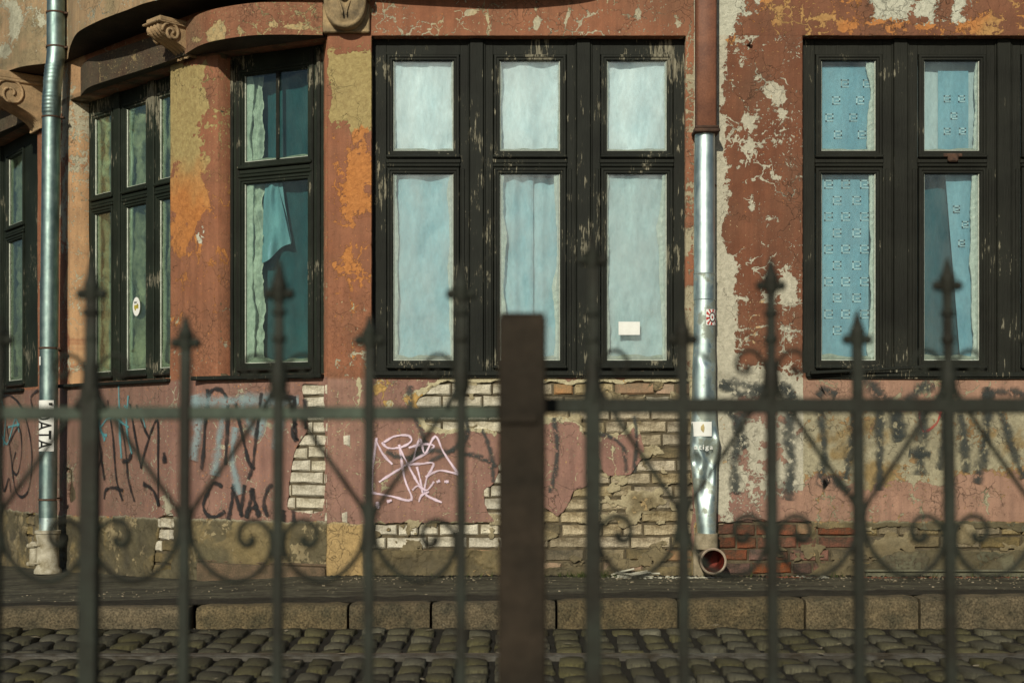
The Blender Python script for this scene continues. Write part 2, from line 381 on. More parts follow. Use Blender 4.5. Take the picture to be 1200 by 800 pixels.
class MB:
    def __init__(s): s.v = []; s.f = []; s.m = []; s.uv = {}
    def add(s, vs, fs, mi=0):
        k = len(s.v); s.v += [tuple(v) for v in vs]
        for f in fs: s.f.append([i + k for i in f]); s.m.append(mi)
    def box(s, a, b, mi=0, j=0.0):
        x0, y0, z0 = (min(a[i], b[i]) for i in range(3)); x1, y1, z1 = (max(a[i], b[i]) for i in range(3))
        vs = [(x0, y0, z0), (x1, y0, z0), (x1, y1, z0), (x0, y1, z0), (x0, y0, z1), (x1, y0, z1), (x1, y1, z1), (x0, y1, z1)]
        if j: vs = [tuple(c + random.uniform(-j, j) for c in v) for v in vs]
        s.add(vs, [(0, 3, 2, 1), (4, 5, 6, 7), (0, 1, 5, 4), (1, 2, 6, 5), (2, 3, 7, 6), (3, 0, 4, 7)], mi)
    def bbox(s, a, b, bev=.004, mi=0):
        """box with chamfered edges"""
        x0, y0, z0 = (min(a[i], b[i]) for i in range(3)); x1, y1, z1 = (max(a[i], b[i]) for i in range(3))
        bm = bmesh.new()
        bmesh.ops.create_cube(bm, size=1)
        for v in bm.verts: v.co = Vector(((v.co.x + .5) * (x1 - x0) + x0, (v.co.y + .5) * (y1 - y0) + y0, (v.co.z + .5) * (z1 - z0) + z0))
        bmesh.ops.bevel(bm, geom=bm.edges[:], offset=min(bev, (x1 - x0) * .4, (y1 - y0) * .4, (z1 - z0) * .4), segments=1, affect='EDGES')
        bm.verts.index_update()
        s.add([v.co[:] for v in bm.verts], [[v.index for v in f.verts] for f in bm.faces], mi)
        bm.free()
    def prism(s, poly, z0, z1, mi=0):
        """plan polygon (x, y) counter-clockwise from above, extruded in z"""
        n = len(poly)
        vs = [(x, y, z0) for x, y in poly] + [(x, y, z1) for x, y in poly]
        s.add(vs, [tuple(range(n - 1, -1, -1)), tuple(range(n, 2 * n))] + [(i, (i + 1) % n, (i + 1) % n + n, i + n) for i in range(n)], mi)
    def tube(s, pts, r, n=8, cap=True, mi=0, flat=1.0):
        pts = [Vector(p) for p in pts]; m = len(pts)
        rr = r if hasattr(r, '__len__') else [r] * m
        k = len(s.v)
        t0 = (pts[1] - pts[0]).normalized()
        up = Vector((0, 1, 0)) if abs(t0.y) < .9 else Vector((1, 0, 0))
        for i, p in enumerate(pts):
            t = (pts[min(i + 1, m - 1)] - pts[max(i - 1, 0)]).normalized()
            a = up.cross(t)
            if a.length < 1e-5: a = Vector((1, 0, 0)).cross(t)
            a.normalize(); b = t.cross(a).normalized(); up = b if False else up
            for q in range(n):
                an = 2 * math.pi * q / n
                s.v.append(tuple(p + a * math.cos(an) * rr[i] + b * math.sin(an) * rr[i] * flat))
        for i in range(m - 1):
            for q in range(n):
                q2 = (q + 1) % n
                s.f.append([k + i * n + q, k + i * n + q2, k + (i + 1) * n + q2, k + (i + 1) * n + q]); s.m.append(mi)
        if cap:
            s.f.append([k + q for q in range(n - 1, -1, -1)]); s.m.append(mi)
            s.f.append([k + (m - 1) * n + q for q in range(n)]); s.m.append(mi)
    def lathe(s, prof, c, n=16, mi=0, ang=2 * math.pi):
        """prof: (radius, z) pairs round the vertical axis through c"""
        k = len(s.v); m = len(prof)
        for r, z in prof:
            for q in range(n): s.v.append((c[0] + r * math.cos(2 * math.pi * q / n), c[1] + r * math.sin(2 * math.pi * q / n), c[2] + z))
        for i in range(m - 1):
            for q in range(n):
                q2 = (q + 1) % n
                s.f.append([k + i * n + q, k + i * n + q2, k + (i + 1) * n + q2, k + (i + 1) * n + q]); s.m.append(mi)
        s.f.append([k + q for q in range(n - 1, -1, -1)]); s.m.append(mi)
        s.f.append([k + (m - 1) * n + q for q in range(n)]); s.m.append(mi)
    def mesh(s, name, mats, smooth=False):
        me = bpy.data.meshes.new(name); me.from_pydata(s.v, [], s.f)
        for mt in (mats if isinstance(mats, (list, tuple)) else [mats]): me.materials.append(mt)
        if any(s.m): me.polygons.foreach_set('material_index', s.m)
        if smooth: me.polygons.foreach_set('use_smooth', [True] * len(me.polygons))
        me.validate(); me.update()
        return me
    def build(s, name, mats, parent=None, smooth=False, M=None):
        o = bpy.data.objects.new(name, s.mesh(name, mats, smooth))
        if M is not None: o.matrix_local = M
        return link(o, parent)

def smooth_by_angle(o, deg=40):
    me = o.data
    me.polygons.foreach_set('use_smooth', [True] * len(me.polygons))
    bm = bmesh.new(); bm.from_mesh(me)
    for e in bm.edges:
        if len(e.link_faces) == 2 and e.calc_face_angle(0) > R(deg): e.smooth = False
    bm.to_mesh(me); bm.free()
    return o

# ------------------------------------------------------------------ plan of the facade
Q0, APEX, PB = (-1.217, .05), (-2.108, .45), (-3.40, 1.712)
DIR0 = (-.602, .799)
PC = (PB[0] + DIR0[0] * .05, PB[1] + DIR0[1] * .05)
PE = (PC[0] + DIR0[0] * 4.6, PC[1] + DIR0[1] * 4.6)
FR0 = Frame((0, 0), (1, 0))
FR2 = Frame(APEX, Q0)
FR1 = Frame(PB, APEX)
FRW = Frame(PE, PC)
ZL, ZS = Z_at(42, 9), Z_at(437, 9)          # window heads and sills: 3.48 and 1.31
def wallz(x): return np.interp(x, [-5, -4.4, -3.4, -2.1, -1.3], [-.22, -.2, -.13, -.07, 0.0])
def kerbz(x): return np.clip(.008 + .013 * np.asarray(x, float), -.05, .036)

building = empty('apartment_building', (0, 0, 0))
tag(building, 'old corner apartment house with peeling terracotta and pink plaster and black wooden windows', 'building')

def sheet(name, path, z0, z1, g, sdf_fn, attr_fn, depth_fn, mat, off=0.0, disp=.003, parent=building):
    P = np.array(path, float)
    seg = np.diff(P, axis=0); sl = np.hypot(seg[:, 0], seg[:, 1]); cl = np.concatenate([[0], np.cumsum(sl)])
    nu = int(cl[-1] / g) + 2; nz = int((z1 - z0) / g) + 2
    u = np.linspace(0, cl[-1], nu); zz = np.linspace(z0, z1, nz)
    si = np.clip(np.searchsorted(cl, u, side='right') - 1, 0, len(sl) - 1)
    nrm = np.stack([seg[:, 1] / sl, -seg[:, 0] / sl], 1)      # outward (towards the street)
    # average normals close to bends
    nx = np.interp(u, (cl[:-1] + cl[1:]) / 2, nrm[:, 0]) if len(sl) > 3 else nrm[si, 0]
    ny = np.interp(u, (cl[:-1] + cl[1:]) / 2, nrm[:, 1]) if len(sl) > 3 else nrm[si, 1]
    l = np.hypot(nx, ny); nx /= l; ny /= l
    x = np.interp(u, cl, P[:, 0]); y = np.interp(u, cl, P[:, 1])
    U, Z = np.meshgrid(u, zz, indexing='ij')
    X0 = np.repeat(x[:, None], nz, 1); Y0 = np.repeat(y[:, None], nz, 1)
    NX = np.repeat(nx[:, None], nz, 1); NY = np.repeat(ny[:, None], nz, 1)
    dd = off + disp * fbm(U, Z, 3.1, 5, 4) * 1.6
    if name == 'plaster' and z0 < 0: dd = dd + (.020 * fbm(U, Z, 9, 19, 5) + .006 + .010 * sst(-.02, .02, fbm(U, Z, 3.3, 77, 6))) * sst(.34, .26, Z) * (1 - .8 * ((X0 > -1.2) & (X0 < -.96)))
    X = X0 + NX * dd; Y = Y0 + NY * dd
    PX, PY = project(X0, Y0, Z)
    s = sdf_fn(PX, PY, X0, Z, U)
    dep = depth_fn(PX, PY, X0, Z, U) if callable(depth_fn) else np.full(s.shape, depth_fn)
    at = attr_fn(PX, PY, X0, Z, U) if attr_fn else {}
    pos = s > 0
    cnt = pos[:-1, :-1].astype(int) + pos[1:, :-1] + pos[1:, 1:] + pos[:-1, 1:]
    idx = np.arange(nu * nz).reshape(nu, nz)
    full = cnt == 4
    quads = np.stack([idx[:-1, :-1][full], idx[1:, :-1][full], idx[1:, 1:][full], idx[:-1, 1:][full]], 1)
    V = [np.stack([X.ravel(), Y.ravel(), Z.ravel()], 1)]
    A = {k: [v.reshape(-1, 4)] for k, v in at.items()}
    ev = {}; nv = []; na = {k: [] for k in at}; nbase = nu * nz; back = {}
    Xf, Yf, Zf, Sf, Df = X.ravel(), Y.ravel(), Z.ravel(), s.ravel(), dep.ravel()
    NXf, NYf = NX.ravel(), NY.ravel()
    Af = {k: v[0] for k, v in A.items()}
    def evert(a, b):
        key = (a, b) if a < b else (b, a)
        if key in ev: return ev[key]
        t = Sf[a] / (Sf[a] - Sf[b]); t = min(max(t, .02), .98)
        p = (Xf[a] + (Xf[b] - Xf[a]) * t, Yf[a] + (Yf[b] - Yf[a]) * t, Zf[a] + (Zf[b] - Zf[a]) * t)
        i = nbase + len(nv); nv.append(p)
        for k in at: na[k].append(Af[k][a] * (1 - t) + Af[k][b] * t)
        q = max(Df[a], Df[b])
        j = nbase + len(nv); nv.append((p[0] - NXf[a] * q, p[1] - NYf[a] * q, p[2]))
        for k in at: na[k].append(Af[k][a] * (1 - t) + Af[k][b] * t)
        back[i] = j; ev[key] = i
        return i
    polys = []
    for i, j in zip(*np.nonzero((cnt > 0) & (cnt < 4))):
        c = [idx[i, j], idx[i + 1, j], idx[i + 1, j + 1], idx[i, j + 1]]
        poly = []; ex = None; first = None; segs = []
        for k in range(4):
            a, b = int(c[k]), int(c[(k + 1) % 4])
            if Sf[a] > 0: poly.append(a)
            if (Sf[a] > 0) != (Sf[b] > 0):
                e = evert(a, b); poly.append(e)
                if Sf[a] > 0: ex = e
                elif ex is not None: segs.append((ex, e)); ex = None
                else: first = e
        if ex is not None and first is not None: segs.append((ex, first))
        if len(poly) >= 3: polys.append(poly)
        for a, b in segs: polys.append([b, a, back[a], back[b]])
    V = np.concatenate([V[0], np.array(nv).reshape(-1, 3)]) if nv else V[0]
    for k in at: A[k] = np.concatenate([A[k][0], np.array(na[k]).reshape(-1, 4)]) if nv else A[k][0]
    # compact
    ref = np.zeros(len(V), bool); ref[quads.ravel()] = True
    flat = np.array([i for p in polys for i in p], int)
    if len(flat): ref[flat] = True
    new = np.cumsum(ref) - 1
    V = V[ref]; quads = new[quads]; flat = new[flat] if len(flat) else flat
    lens = np.array([4] * len(quads) + [len(p) for p in polys], np.int32)
    loops = np.concatenate([quads.ravel(), flat]).astype(np.int32)
    me = bpy.data.meshes.new(name)
    me.vertices.add(len(V)); me.vertices.foreach_set('co', V.astype(np.float32).ravel())
    me.loops.add(len(loops)); me.loops.foreach_set('vertex_index', loops)
    me.polygons.add(len(lens)); me.polygons.foreach_set('loop_start', np.concatenate([[0], np.cumsum(lens)[:-1]]).astype(np.int32))
    me.update(calc_edges=True)
    for k in at:
        a = me.color_attributes.new(k, 'FLOAT_COLOR', 'POINT')
        a.data.foreach_set('color', A[k][ref].astype(np.float32).ravel())
    me.materials.append(mat)
    o = bpy.data.objects.new(name, me)
    return link(o, parent)

def rgba(c, shape):
    a = np.ones(shape + (4,)); a[..., :3] = c; return a
def mixc(a, c, f):
    f = np.clip(f, 0, 1)[..., None]; b = a.copy(); b[..., :3] = a[..., :3] * (1 - f) + np.array(c) * f
    return b

# ---- regions of the plaster, authored in photo pixels, baked as surface attributes
TERR, TERR_D, PINK, PINK_W = (.28, .112, .060), (.165, .060, .031), (.275, .150, .122), (.34, .20, .145)
PALE, CREAM, YELLOW, ORANGE, BEIGE, OLIVE = (.47, .44, .34), (.50, .43, .28), (.36, .29, .13), (.47, .19, .055), (.46, .28, .15), (.17, .135, .07)

BRICK_HOLES = [
    [(488, 472), (506, 452), (520, 446), (660, 449), (808, 446), (810, 560), (809, 664), (700, 668), (640, 664), (588, 648), (580, 612), (568, 592), (567, 574), (584, 556), (592, 530), (606, 508), (570, 503), (500, 500)],
    [(440, 613), (584, 612), (584, 645), (438, 644)],
    [(842, 612), (872, 608), (950, 611), (954, 640), (960, 664), (930, 678), (843, 675)],
    [(954, 618), (1010, 619), (1040, 616), (1100, 620), (1160, 617), (1200, 621), (1300, 619), (1300, 642), (1150, 647), (1110, 644), (1050, 648), (1020, 662), (960, 660)],
]
ISLANDS = [
    [(588, 500), (640, 490), (668, 487), (684, 496), (690, 520), (688, 570), (672, 574), (664, 592), (654, 606), (640, 596), (600, 585), (590, 550)],
    [(703, 505), (722, 512), (740, 494), (746, 491), (753, 512), (756, 530), (748, 545), (738, 555), (712, 558), (703, 550)],
]
def hole_sdf_main(px, py):
    wob = 5.5 * fbm(px * .0055, py * .0055, 9, 31, 5)
    d = np.full(px.shape, 1e9)
    for P in BRICK_HOLES: d = np.minimum(d, poly_sdf(px, py, P))
    for P in ISLANDS: d = np.maximum(d, -poly_sdf(px, py, P))
    return d + wob
WIN_MAIN = [(P0(435, 0).x, P0(804, 0).x), (P0(940.5, 0).x, P0(1324, 0).x)]
def rect_out(x, z, x0, x1, z0, z1):     # >0 outside the rectangle
    return np.maximum(np.maximum(x0 - x, x - x1), np.maximum(z0 - z, z - z1)) * 181.8
def main_sdf(px, py, x, z, u):
    d = hole_sdf_main(px, py)
    for a, b in WIN_MAIN: d = np.minimum(d, rect_out(x, z, a, b, ZS, ZL) + .35 * fbm(x, z, 30, 3, 3))
    return d
def main_depth(px, py, x, z, u):
    q = np.full(px.shape, .020)
    for a, b in WIN_MAIN: q = np.where(rect_out(x, z, a, b, ZS, ZL) < 3, .10, q)
    return q
def main_attr(px, py, x, z, u):
    sh = px.shape
    px0, py0 = px, py
    px = px0 + 9 * fbm(x, z, 5, 301, 5) * (np.abs(px0 - 824) > 16); py = py0 + 9 * fbm(x, z, 5, 401, 5) * (np.abs(py0 - 443) > 4)
    big = fbm(x, z, 2.2, 11, 5); md = fbm(x, z, 6.5, 23, 5); hi = fbm(x, z, 14, 41, 4)
    paint = rgba(TERR, sh)
    right = sst(812, 845, px)
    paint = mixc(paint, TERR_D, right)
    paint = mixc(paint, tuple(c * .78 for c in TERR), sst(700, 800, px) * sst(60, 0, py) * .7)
    dado = sst(441, 446, py0)
    dado_r = np.where((px0 > 838) & (px0 < 941), sst(452, 470, py), dado)
    pk = mixc(rgba(PINK, sh), PINK_W, sst(850, 960, px))
    pk = mixc(pk, tuple(c * 1.12 for c in PINK_W), sst(435, 425, px) * sst(612, 450, py) * .35)
    paint[..., :3] = paint[..., :3] * (1 - dado_r[..., None]) + pk[..., :3] * dado_r[..., None]
    base = rgba(PALE, sh); base = mixc(base, CREAM, sst(-.2, .3, md)); mid = rgba(ORANGE, sh)
    mid = mixc(mid, YELLOW, sst(-.1, .3, big) * .5)
    P = np.full(sh, 1.0); G = np.full(sh, .15) + md * .3
    # left pilaster
    pil = (px0 < 436) & (py0 < 442)
    yel = sst(58, 66, py + 6 * hi) * sst(165, 135, py + 30 * md) * sst(383, 388, px)
    mid = np.where(pil[..., None], rgba(ORANGE, sh), mid); mid = np.where((pil & (py < 150 + 25 * md))[..., None], rgba(YELLOW, sh), mid)
    base = np.where((pil & (py < 240))[..., None], rgba(YELLOW, sh), base)
    Pp = .95 - 1.3 * yel - .95 * blob(px, py, 418, 190, 18, 50) - .35 * blob(px, py, 415, 250, 12, 40) - .6 * blob(px, py, 409, 345, 5, 60) - .25 * blob(px, py, 420, 320, 9, 30) + .8 * md + .4 * hi
    Pp = Pp + .8 * sst(392, 384, px) * sst(120, 160, py)
    P = np.where(pil, Pp, P); G = np.where(pil, 1.0 - .6 * sst(260, 420, py) + .2 * hi, G)
    # lintel band
    band = (py0 < 60) & (px0 >= 436) & (px0 < 838)
    Pb = .9 + .3 * md - 1.6 * blob(px, py, 552, 16, 9, 4) - 1.3 * blob(px, py, 627, 28, 4, 7) - 1.0 * blob(px, py, 662, 25, 2, 10) - .9 * blob(px, py, 573, 26, 2, 10) - .9 * blob(px, py, 748, 17, 4, 6) - .8 * blob(px, py, 792, 28, 4, 6) - .7 * blob(px, py, 625, 12, 3, 5)
    P = np.where(band, Pb, P); G = np.where(band, .1, G)
    # narrow rendered strip between the middle window and the pipe
    st = (px0 > 803) & (px0 < 813) & (py0 < 450)
    P = np.where(st, .45 + .7 * md + .35 * sst(140, 40, py), P); base = np.where(st[..., None], rgba((.40, .36, .26), sh), base)
    # right pier
    pier = (px0 >= 813) & (px0 < 942) & (py0 >= -200) & (py0 < 612)
    Pr = 1.02 + .7 * md + .75 * hi
    Pr = Pr - 1.0 * sst(862, 846, px + 14 * big) * sst(620, 560, py)
    Pr = Pr - 1.0 * blob(px, py, 905, 110, 14, 12) - .6 * blob(px, py, 885, 168, 26, 5) - .45 * blob(px, py, 877, 150, 8, 12)
    Pr = Pr - .7 * blob(px, py, 880, 235, 9, 14) - .7 * blob(px, py, 922, 135, 6, 7) - .6 * blob(px, py, 868, 50, 16, 18)
    Pr = Pr - .75 * blob(px, py, 918, 340, 15, 26) - .55 * blob(px, py, 905, 255, 16, 5) - .4 * blob(px, py, 900, 210, 60, 2.5) - .45 * blob(px, py, 905, 384, 50, 2.5) - .5 * blob(px, py, 905, 352, 40, 2.5)
    Pr = Pr - .58 * sst(915 + 30 * md, 870, px) * sst(300, 380, py) * sst(480, 440, py)
    Pr = Pr - .9 * sst(425, 450, py) * sst(480, 460, py)
    Pr = Pr - (.62 - .25 * md) * sst(470, 480, py) * sst(600, 545, py) + .0
    Pr = Pr - .5 * blob(px, py, 925, 520, 10, 40)
    P = np.where(pier, Pr, P); base = np.where(pier[..., None], rgba((.50, .48, .40), sh), base); G = np.where(pier, -.05 + .55 * blob(px, py, 885, 370, 22, 70) + .7 * blob(px, py, 862, 45, 10, 7) + .35 * sst(470, 500, py) + .5 * big, G)
    mid = np.where((pier & (py > 250))[..., None], rgba((.46, .33, .19), sh), mid)
    # band over the right window
    tr = (px0 >= 838) & (py0 < 42)
    Pt = .80 + .5 * md + .3 * hi - 1.3 * blob(px, py, 1045, 4, 24, 17) - 1.1 * blob(px, py, 1090, 8, 12, 12) - .9 * blob(px, py, 1128, 6, 9, 16) - .7 * blob(px, py, 1030, 22, 10, 6) - .6 * blob(px, py, 1085, 30, 10, 5) - .6 * blob(px, py, 965, 20, 16, 4)
    Pt = Pt - .22 * blob(px, py, 1000, 30, 60, 8) - .30 * blob(px, py, 1150, 28, 50, 9) - .25 * blob(px, py, 930, 5, 30, 12) - .5 * blob(px, py, 870, 6, 12, 12)
    Pt = Pt + .45 * hi + .12 - 1.2 * sst(868, 846, px + 14 * big)
    wh = blob(px, py, 850, 20, 16, 60) + blob(px, py, 1045, 4, 30, 20) + blob(px, py, 1090, 8, 18, 16) + blob(px, py, 1128, 6, 14, 18) + blob(px, py, 872, 6, 16, 16)
    P = np.where(tr, Pt, P); G = np.where(tr, .95 - 1.3 * wh + .2 * hi, G)
    base = np.where(tr[..., None], rgba((.55, .56, .48), sh), base)
    # dado under the right window
    dr = (px0 >= 942) & (py0 >= 440) & (py0 < 625)
    Pd = 1.0 + .7 * md + .7 * hi - 1.25 * sst(470, 484, py + 16 * md) * sst(572, 548, py + 22 * md)
    P = np.where(dr, Pd, P); base = np.where(dr[..., None], mixc(rgba((.37, .34, .24), sh), (.28, .20, .09), sst(0, .25, big + .3 * hi)), base)
    mid = np.where(dr[..., None], rgba((.30, .19, .09), sh), mid); G = np.where(dr, .25 + .8 * md + .3 * sst(540, 560, py), G)
    # dado under the middle window
    dm = (px0 >= 381) & (px0 < 813) & (py0 >= 441) & (py0 < 615)
    Pm = 1.05 + .28 * md - 1.3 * blob(px, py, 505, 486, 9, 9) - 1.1 * blob(px, py, 483, 463, 9, 8) - 1.0 * blob(px, py, 458, 470, 9, 7) - 1.0 * blob(px, py, 447, 452, 9, 9) - .8 * blob(px, py, 505, 455, 16, 5) - .7 * blob(px, py, 421, 470, 3, 30) - .6 * blob(px, py, 421, 446, 3, 6)
    Pm = Pm - .9 * sst(10, 2, hole_sdf_main(px0, py0)) * sst(520, 500, py) + .0
    Pm = Pm - .55 * blob(px, py, 716, 527, 10, 16)
    P = np.where(dm, Pm, P); G = np.where(dm, .3 + .5 * blob(px, py, 450, 458, 14, 14) + .5 * blob(px, py, 490, 465, 14, 10), G)
    mid = np.where(dm[..., None], rgba((.45, .29, .10), sh), mid)
    base = np.where(dm[..., None], rgba((.52, .47, .32), sh), base)
    # plinth
    px, py = px0, py0
    pl = sst(611, 616, py + 4 * hi); pl = np.where((px > 941), sst(609, 614, py + 3 * hi), pl); pl = np.where((px > 640) & (px < 813), sst(640, 650, py + 8 * md), pl)
    P = P - 2.2 * pl
    pb = mixc(rgba(OLIVE, sh), (.26, .20, .10), sst(-.2, .3, md)); pb = mixc(pb, (.13, .125, .08), sst(1000, 1040, px))
    pb = mixc(pb, (.42, .29, .13), (px < 426) * 1.0); pb = mixc(pb, (.07, .055, .035), blob(px, py, 480, 660, 30, 9) + blob(px, py, 428, 640, 3, 40) + .8 * sst(.05, .3, md) * (px > 436))
    base = mixc(base, 0, 0); base[..., :3] = base[..., :3] * (1 - pl[..., None]) + pb[..., :3] * pl[..., None]
    skin = sst(-.04, .04, fbm(u, z, 3.3, 77, 6)); pb = mixc(pb, tuple(c * .55 for c in OLIVE), (1 - skin) * .75 * (px > 436)); base[..., :3] = base[..., :3] * (1 - pl[..., None]) + pb[..., :3] * pl[..., None]
    G = np.where(pl > .5, -.2 + .9 * md + .4 * (px > 436), G); mid = np.where((pl > .5)[..., None], rgba((.34, .24, .11), sh), mid)
    mid = np.where(((pl > .5) & (px > 1010))[..., None], rgba((.09, .09, .06), sh), mid)
    grime_and_shade = .55 * sst(625, 676, py) + .6 * blob(px, py, 1070, 515, 150, 30) + .15 * (py > 600) + .35 * blob(px, py, 790, 10, 50, 20) + .3 * sst(447, 441, py) * sst(430, 440, py)  # grime blotches, and darker towards the foot of the wall
    grime_and_shade = grime_and_shade - .35 * ((px < 426) & (py > 610))
    flds = np.zeros(sh + (4,)); flds[..., 0] = P; flds[..., 1] = G; flds[..., 2] = np.clip(grime_and_shade, 0, 1); flds[..., 3] = 1
    return {'paint_col': paint, 'base_col': base, 'mid_col': mid, 'fields': flds}

XL = -1.205
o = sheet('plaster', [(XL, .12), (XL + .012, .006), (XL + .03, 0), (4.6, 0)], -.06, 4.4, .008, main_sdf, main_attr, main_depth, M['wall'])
tag(o, 'peeling terracotta plaster over a pink dado on the front wall')

# masonry behind the plaster (mortar bed the bricks sit in)
def open_only(px, py, x, z, u):
    d = np.full(px.shape, 1e9)
    for a, b in WIN_MAIN: d = np.minimum(d, rect_out(x, z, a - .004, b + .004, ZS - .004, ZL + .004))
    return d
sheet('mortar_bed', [(XL + .02, .022), (4.6, .022)], -.08, 4.4, .03, open_only, None, .06, M['mortar'], disp=.004)

# ---- the receding corner to the left
LEFT_PATH = [PE, PC, PB, (APEX[0] - .04, APEX[1] + .039), (APEX[0] + .045, APEX[1] - .02), Q0, (Q0[0] + .045, Q0[1] + .012)]
LU = {}
_p = np.array(LEFT_PATH); _c = np.concatenate([[0], np.cumsum(np.hypot(*np.diff(_p, axis=0).T))])
def left_u(frame, px):      # arclength on the path of the point of this frame seen at px
    p = frame.a + frame.d * frame.u(px)
    best = None
    for i in range(len(_p) - 1):
        a, b = _p[i], _p[i + 1]; ab = b - a; t = np.clip(np.dot(np.array([p.x, p.y]) - a, ab) / np.dot(ab, ab), 0, 1)
        q = a + ab * t; dd = np.hypot(q[0] - p.x, q[1] - p.y)
        if best is None or dd < best[0]: best = (dd, _c[i] + t * np.hypot(*ab))
    return best[1]
W2U = (left_u(FR2, 255.5), left_u(FR2, 383)); W1U = (left_u(FR1, 82), left_u(FR1, 199.5)); W0U = (left_u(FRW, -80), left_u(FRW, 44))
LEFT_WIN = [W2U, W1U, W0U]
LH = [
    [(354, 450), (381, 450), (381, 505), (380, 560), (379, 598), (360, 600), (337, 597), (338, 570), (343, 545), (348, 522), (362, 505), (360, 480)],
    [(184, 606), (203, 600), (206, 640), (204, 668), (180, 669), (182, 640)],
    [(28, 598), (42, 600), (43, 664), (34, 662)],
    [(78, 548), (86, 552), (88, 585), (80, 592)],
]
def left_hole(px, py):
    wob = 4.0 * fbm(px * .0055, py * .0055, 11, 77, 5)
    d = np.full(px.shape, 1e9)
    for P in LH: d = np.minimum(d, poly_sdf(px, py, P))
    return d + wob
def left_sdf(px, py, x, z, u):
    d = left_hole(px, py)
    for a, b in LEFT_WIN: d = np.minimum(d, rect_out(u, z, a, b, ZS + .0, ZL) + .4 * fbm(u, z, 30, 3, 3))
    return d
def left_depth(px, py, x, z, u):
    q = np.full(px.shape, .020)
    for a, b in LEFT_WIN: q = np.where(rect_out(u, z, a, b, ZS, ZL) < 3, .15, q)
    return q
def left_attr(px, py, x, z, u):
    sh = px.shape
    px = px + 8 * fbm(u, z, 5, 301, 5); py = py + 10 * fbm(u, z, 5, 401, 5)
    md = fbm(u, z, 6.5, 123, 5); hi = fbm(u, z, 14, 141, 4); big = fbm(u, z, 2.2, 111, 5)
    paint = rgba(TERR, sh); pink = rgba(tuple(c * .95 for c in PINK), sh)
    zz = Z_at(443, 9.3)
    d = sst(zz + .005, zz - .005, z)
    beige = (sst(77, 79.5, px + 3 * hi) * sst(103, 99, px) * (z > zz)) + sst(100, 90, px) * (z > ZL)
    paint = mixc(paint, BEIGE, beige)
    paint[..., :3] = paint[..., :3] * (1 - d[..., None]) + pink[..., :3] * d[..., None]
    base = mixc(rgba(PALE, sh), YELLOW, sst(170, 210, px) * sst(420, 250, py))
    mid = rgba(YELLOW, sh); mid = mixc(mid, ORANGE, sst(175, 240, py + 20 * md))
    P = 1.0 + .35 * md
    pil = (px > 196) & (px < 258) & (py < 445)
    Pp = 1.0 - 1.12 * sst(250, 234, px + 14 * hi + (py - 100) * .05) * sst(330, 190, py + 60 * md) * sst(70, 78, py) + .95 * md + .6 * hi - .5 * blob(px, py, 238, 272, 3, 9) - .4 * blob(px, py, 212, 250, 9, 50) - .35 * blob(px, py, 222, 330, 24, 5) - .45 * blob(px, py, 214, 300, 5, 12)
    Pp = Pp - .5 * blob(px, py, 228, 210, 12, 40)
    P = np.where(pil, Pp, P)
    base = np.where(((blob(px, py, 238, 272, 6, 12) > .3) & pil)[..., None], rgba((.6, .6, .52), sh), base)
    G = np.where(pil, .95 - .5 * sst(300, 430, py) - 1.2 * blob(px, py, 238, 272, 6, 12) + .25 * hi, .2 + .4 * md)
    # pier between the two receding windows
    pr = (px > 66) & (px < 101) & (py < 445)
    P = np.where(pr, .95 + .5 * md - .7 * blob(px, py, 78, 130, 7, 60) - .6 * blob(px, py, 76, 250, 4, 80) - .4 * blob(px, py, 82, 350, 5, 18) - .35 * blob(px, py, 85, 430, 12, 12), P)
    # chips in the pink dado
    P = P - .6 * (blob(px, py, 82, 560, 7, 14) + blob(px, py, 285, 465, 4, 6) + blob(px, py, 300, 500, 60, 14) * .35 + blob(px, py, 198, 590, 8, 16)) * d
    zp = .335 + .05 * np.clip((x + 2.1) / 1.5, -1.2, 0)
    pl = sst(zp + .02, zp - .01, z + .02 * hi)
    P = P - 2.2 * pl
    pb = mixc(rgba((.20, .155, .075), sh), (.12, .105, .06), sst(-.1, .25, big)); pb = mixc(pb, (.30, .22, .10), sst(.1, .3, md) * .6)
    skin = sst(-.04, .04, fbm(u, z, 3.3, 77, 6)); pb = mixc(pb, (.085, .075, .045), (1 - skin) * .8)
    base[..., :3] = base[..., :3] * (1 - pl[..., None]) + pb[..., :3] * pl[..., None]
    mid = np.where((pl > .5)[..., None], rgba((.30, .25, .15), sh), mid); G = np.where(pl > .5, .15 + 1.3 * md, G)
    grime_and_shade = .3 * sst(.25, -.05, z) + .25 * pl + .5 * d * sst(240, 110, px) + 3.0 * ((z > ZL - .012) & (z < ZL + .03))  # foot grime, plus shade painted on the left dado and window heads
    f = np.zeros(sh + (4,)); f[..., 0] = P; f[..., 1] = G; f[..., 2] = np.clip(grime_and_shade, 0, 1); f[..., 3] = 1
    return {'paint_col': paint, 'base_col': base, 'mid_col': mid, 'fields': f}
o = sheet('plaster', LEFT_PATH, -.30, 4.2, .009, left_sdf, left_attr, left_depth, M['wall'])
tag(o, 'peeling plaster of the receding corner wall')
def left_open(px, py, x, z, u):
    d = np.full(px.shape, 1e9)
    for a, b in LEFT_WIN: d = np.minimum(d, rect_out(u, z, a - .01, b + .01, ZS - .004, ZL + .004))
    return d
LP2 = []
_nrm = [Vector((b[1] - a[1], -(b[0] - a[0]))).normalized() for a, b in zip(LEFT_PATH[:-1], LEFT_PATH[1:])]
for i, p in enumerate(LEFT_PATH):
    nn = (_nrm[max(i - 1, 0)] + _nrm[min(i, len(_nrm) - 1)]).normalized(); LP2.append((p[0] - nn.x * .024, p[1] - nn.y * .024))
sheet('mortar_bed', LP2, -.32, 4.2, .03, left_open, None, .06, M['mortar'], disp=.004)

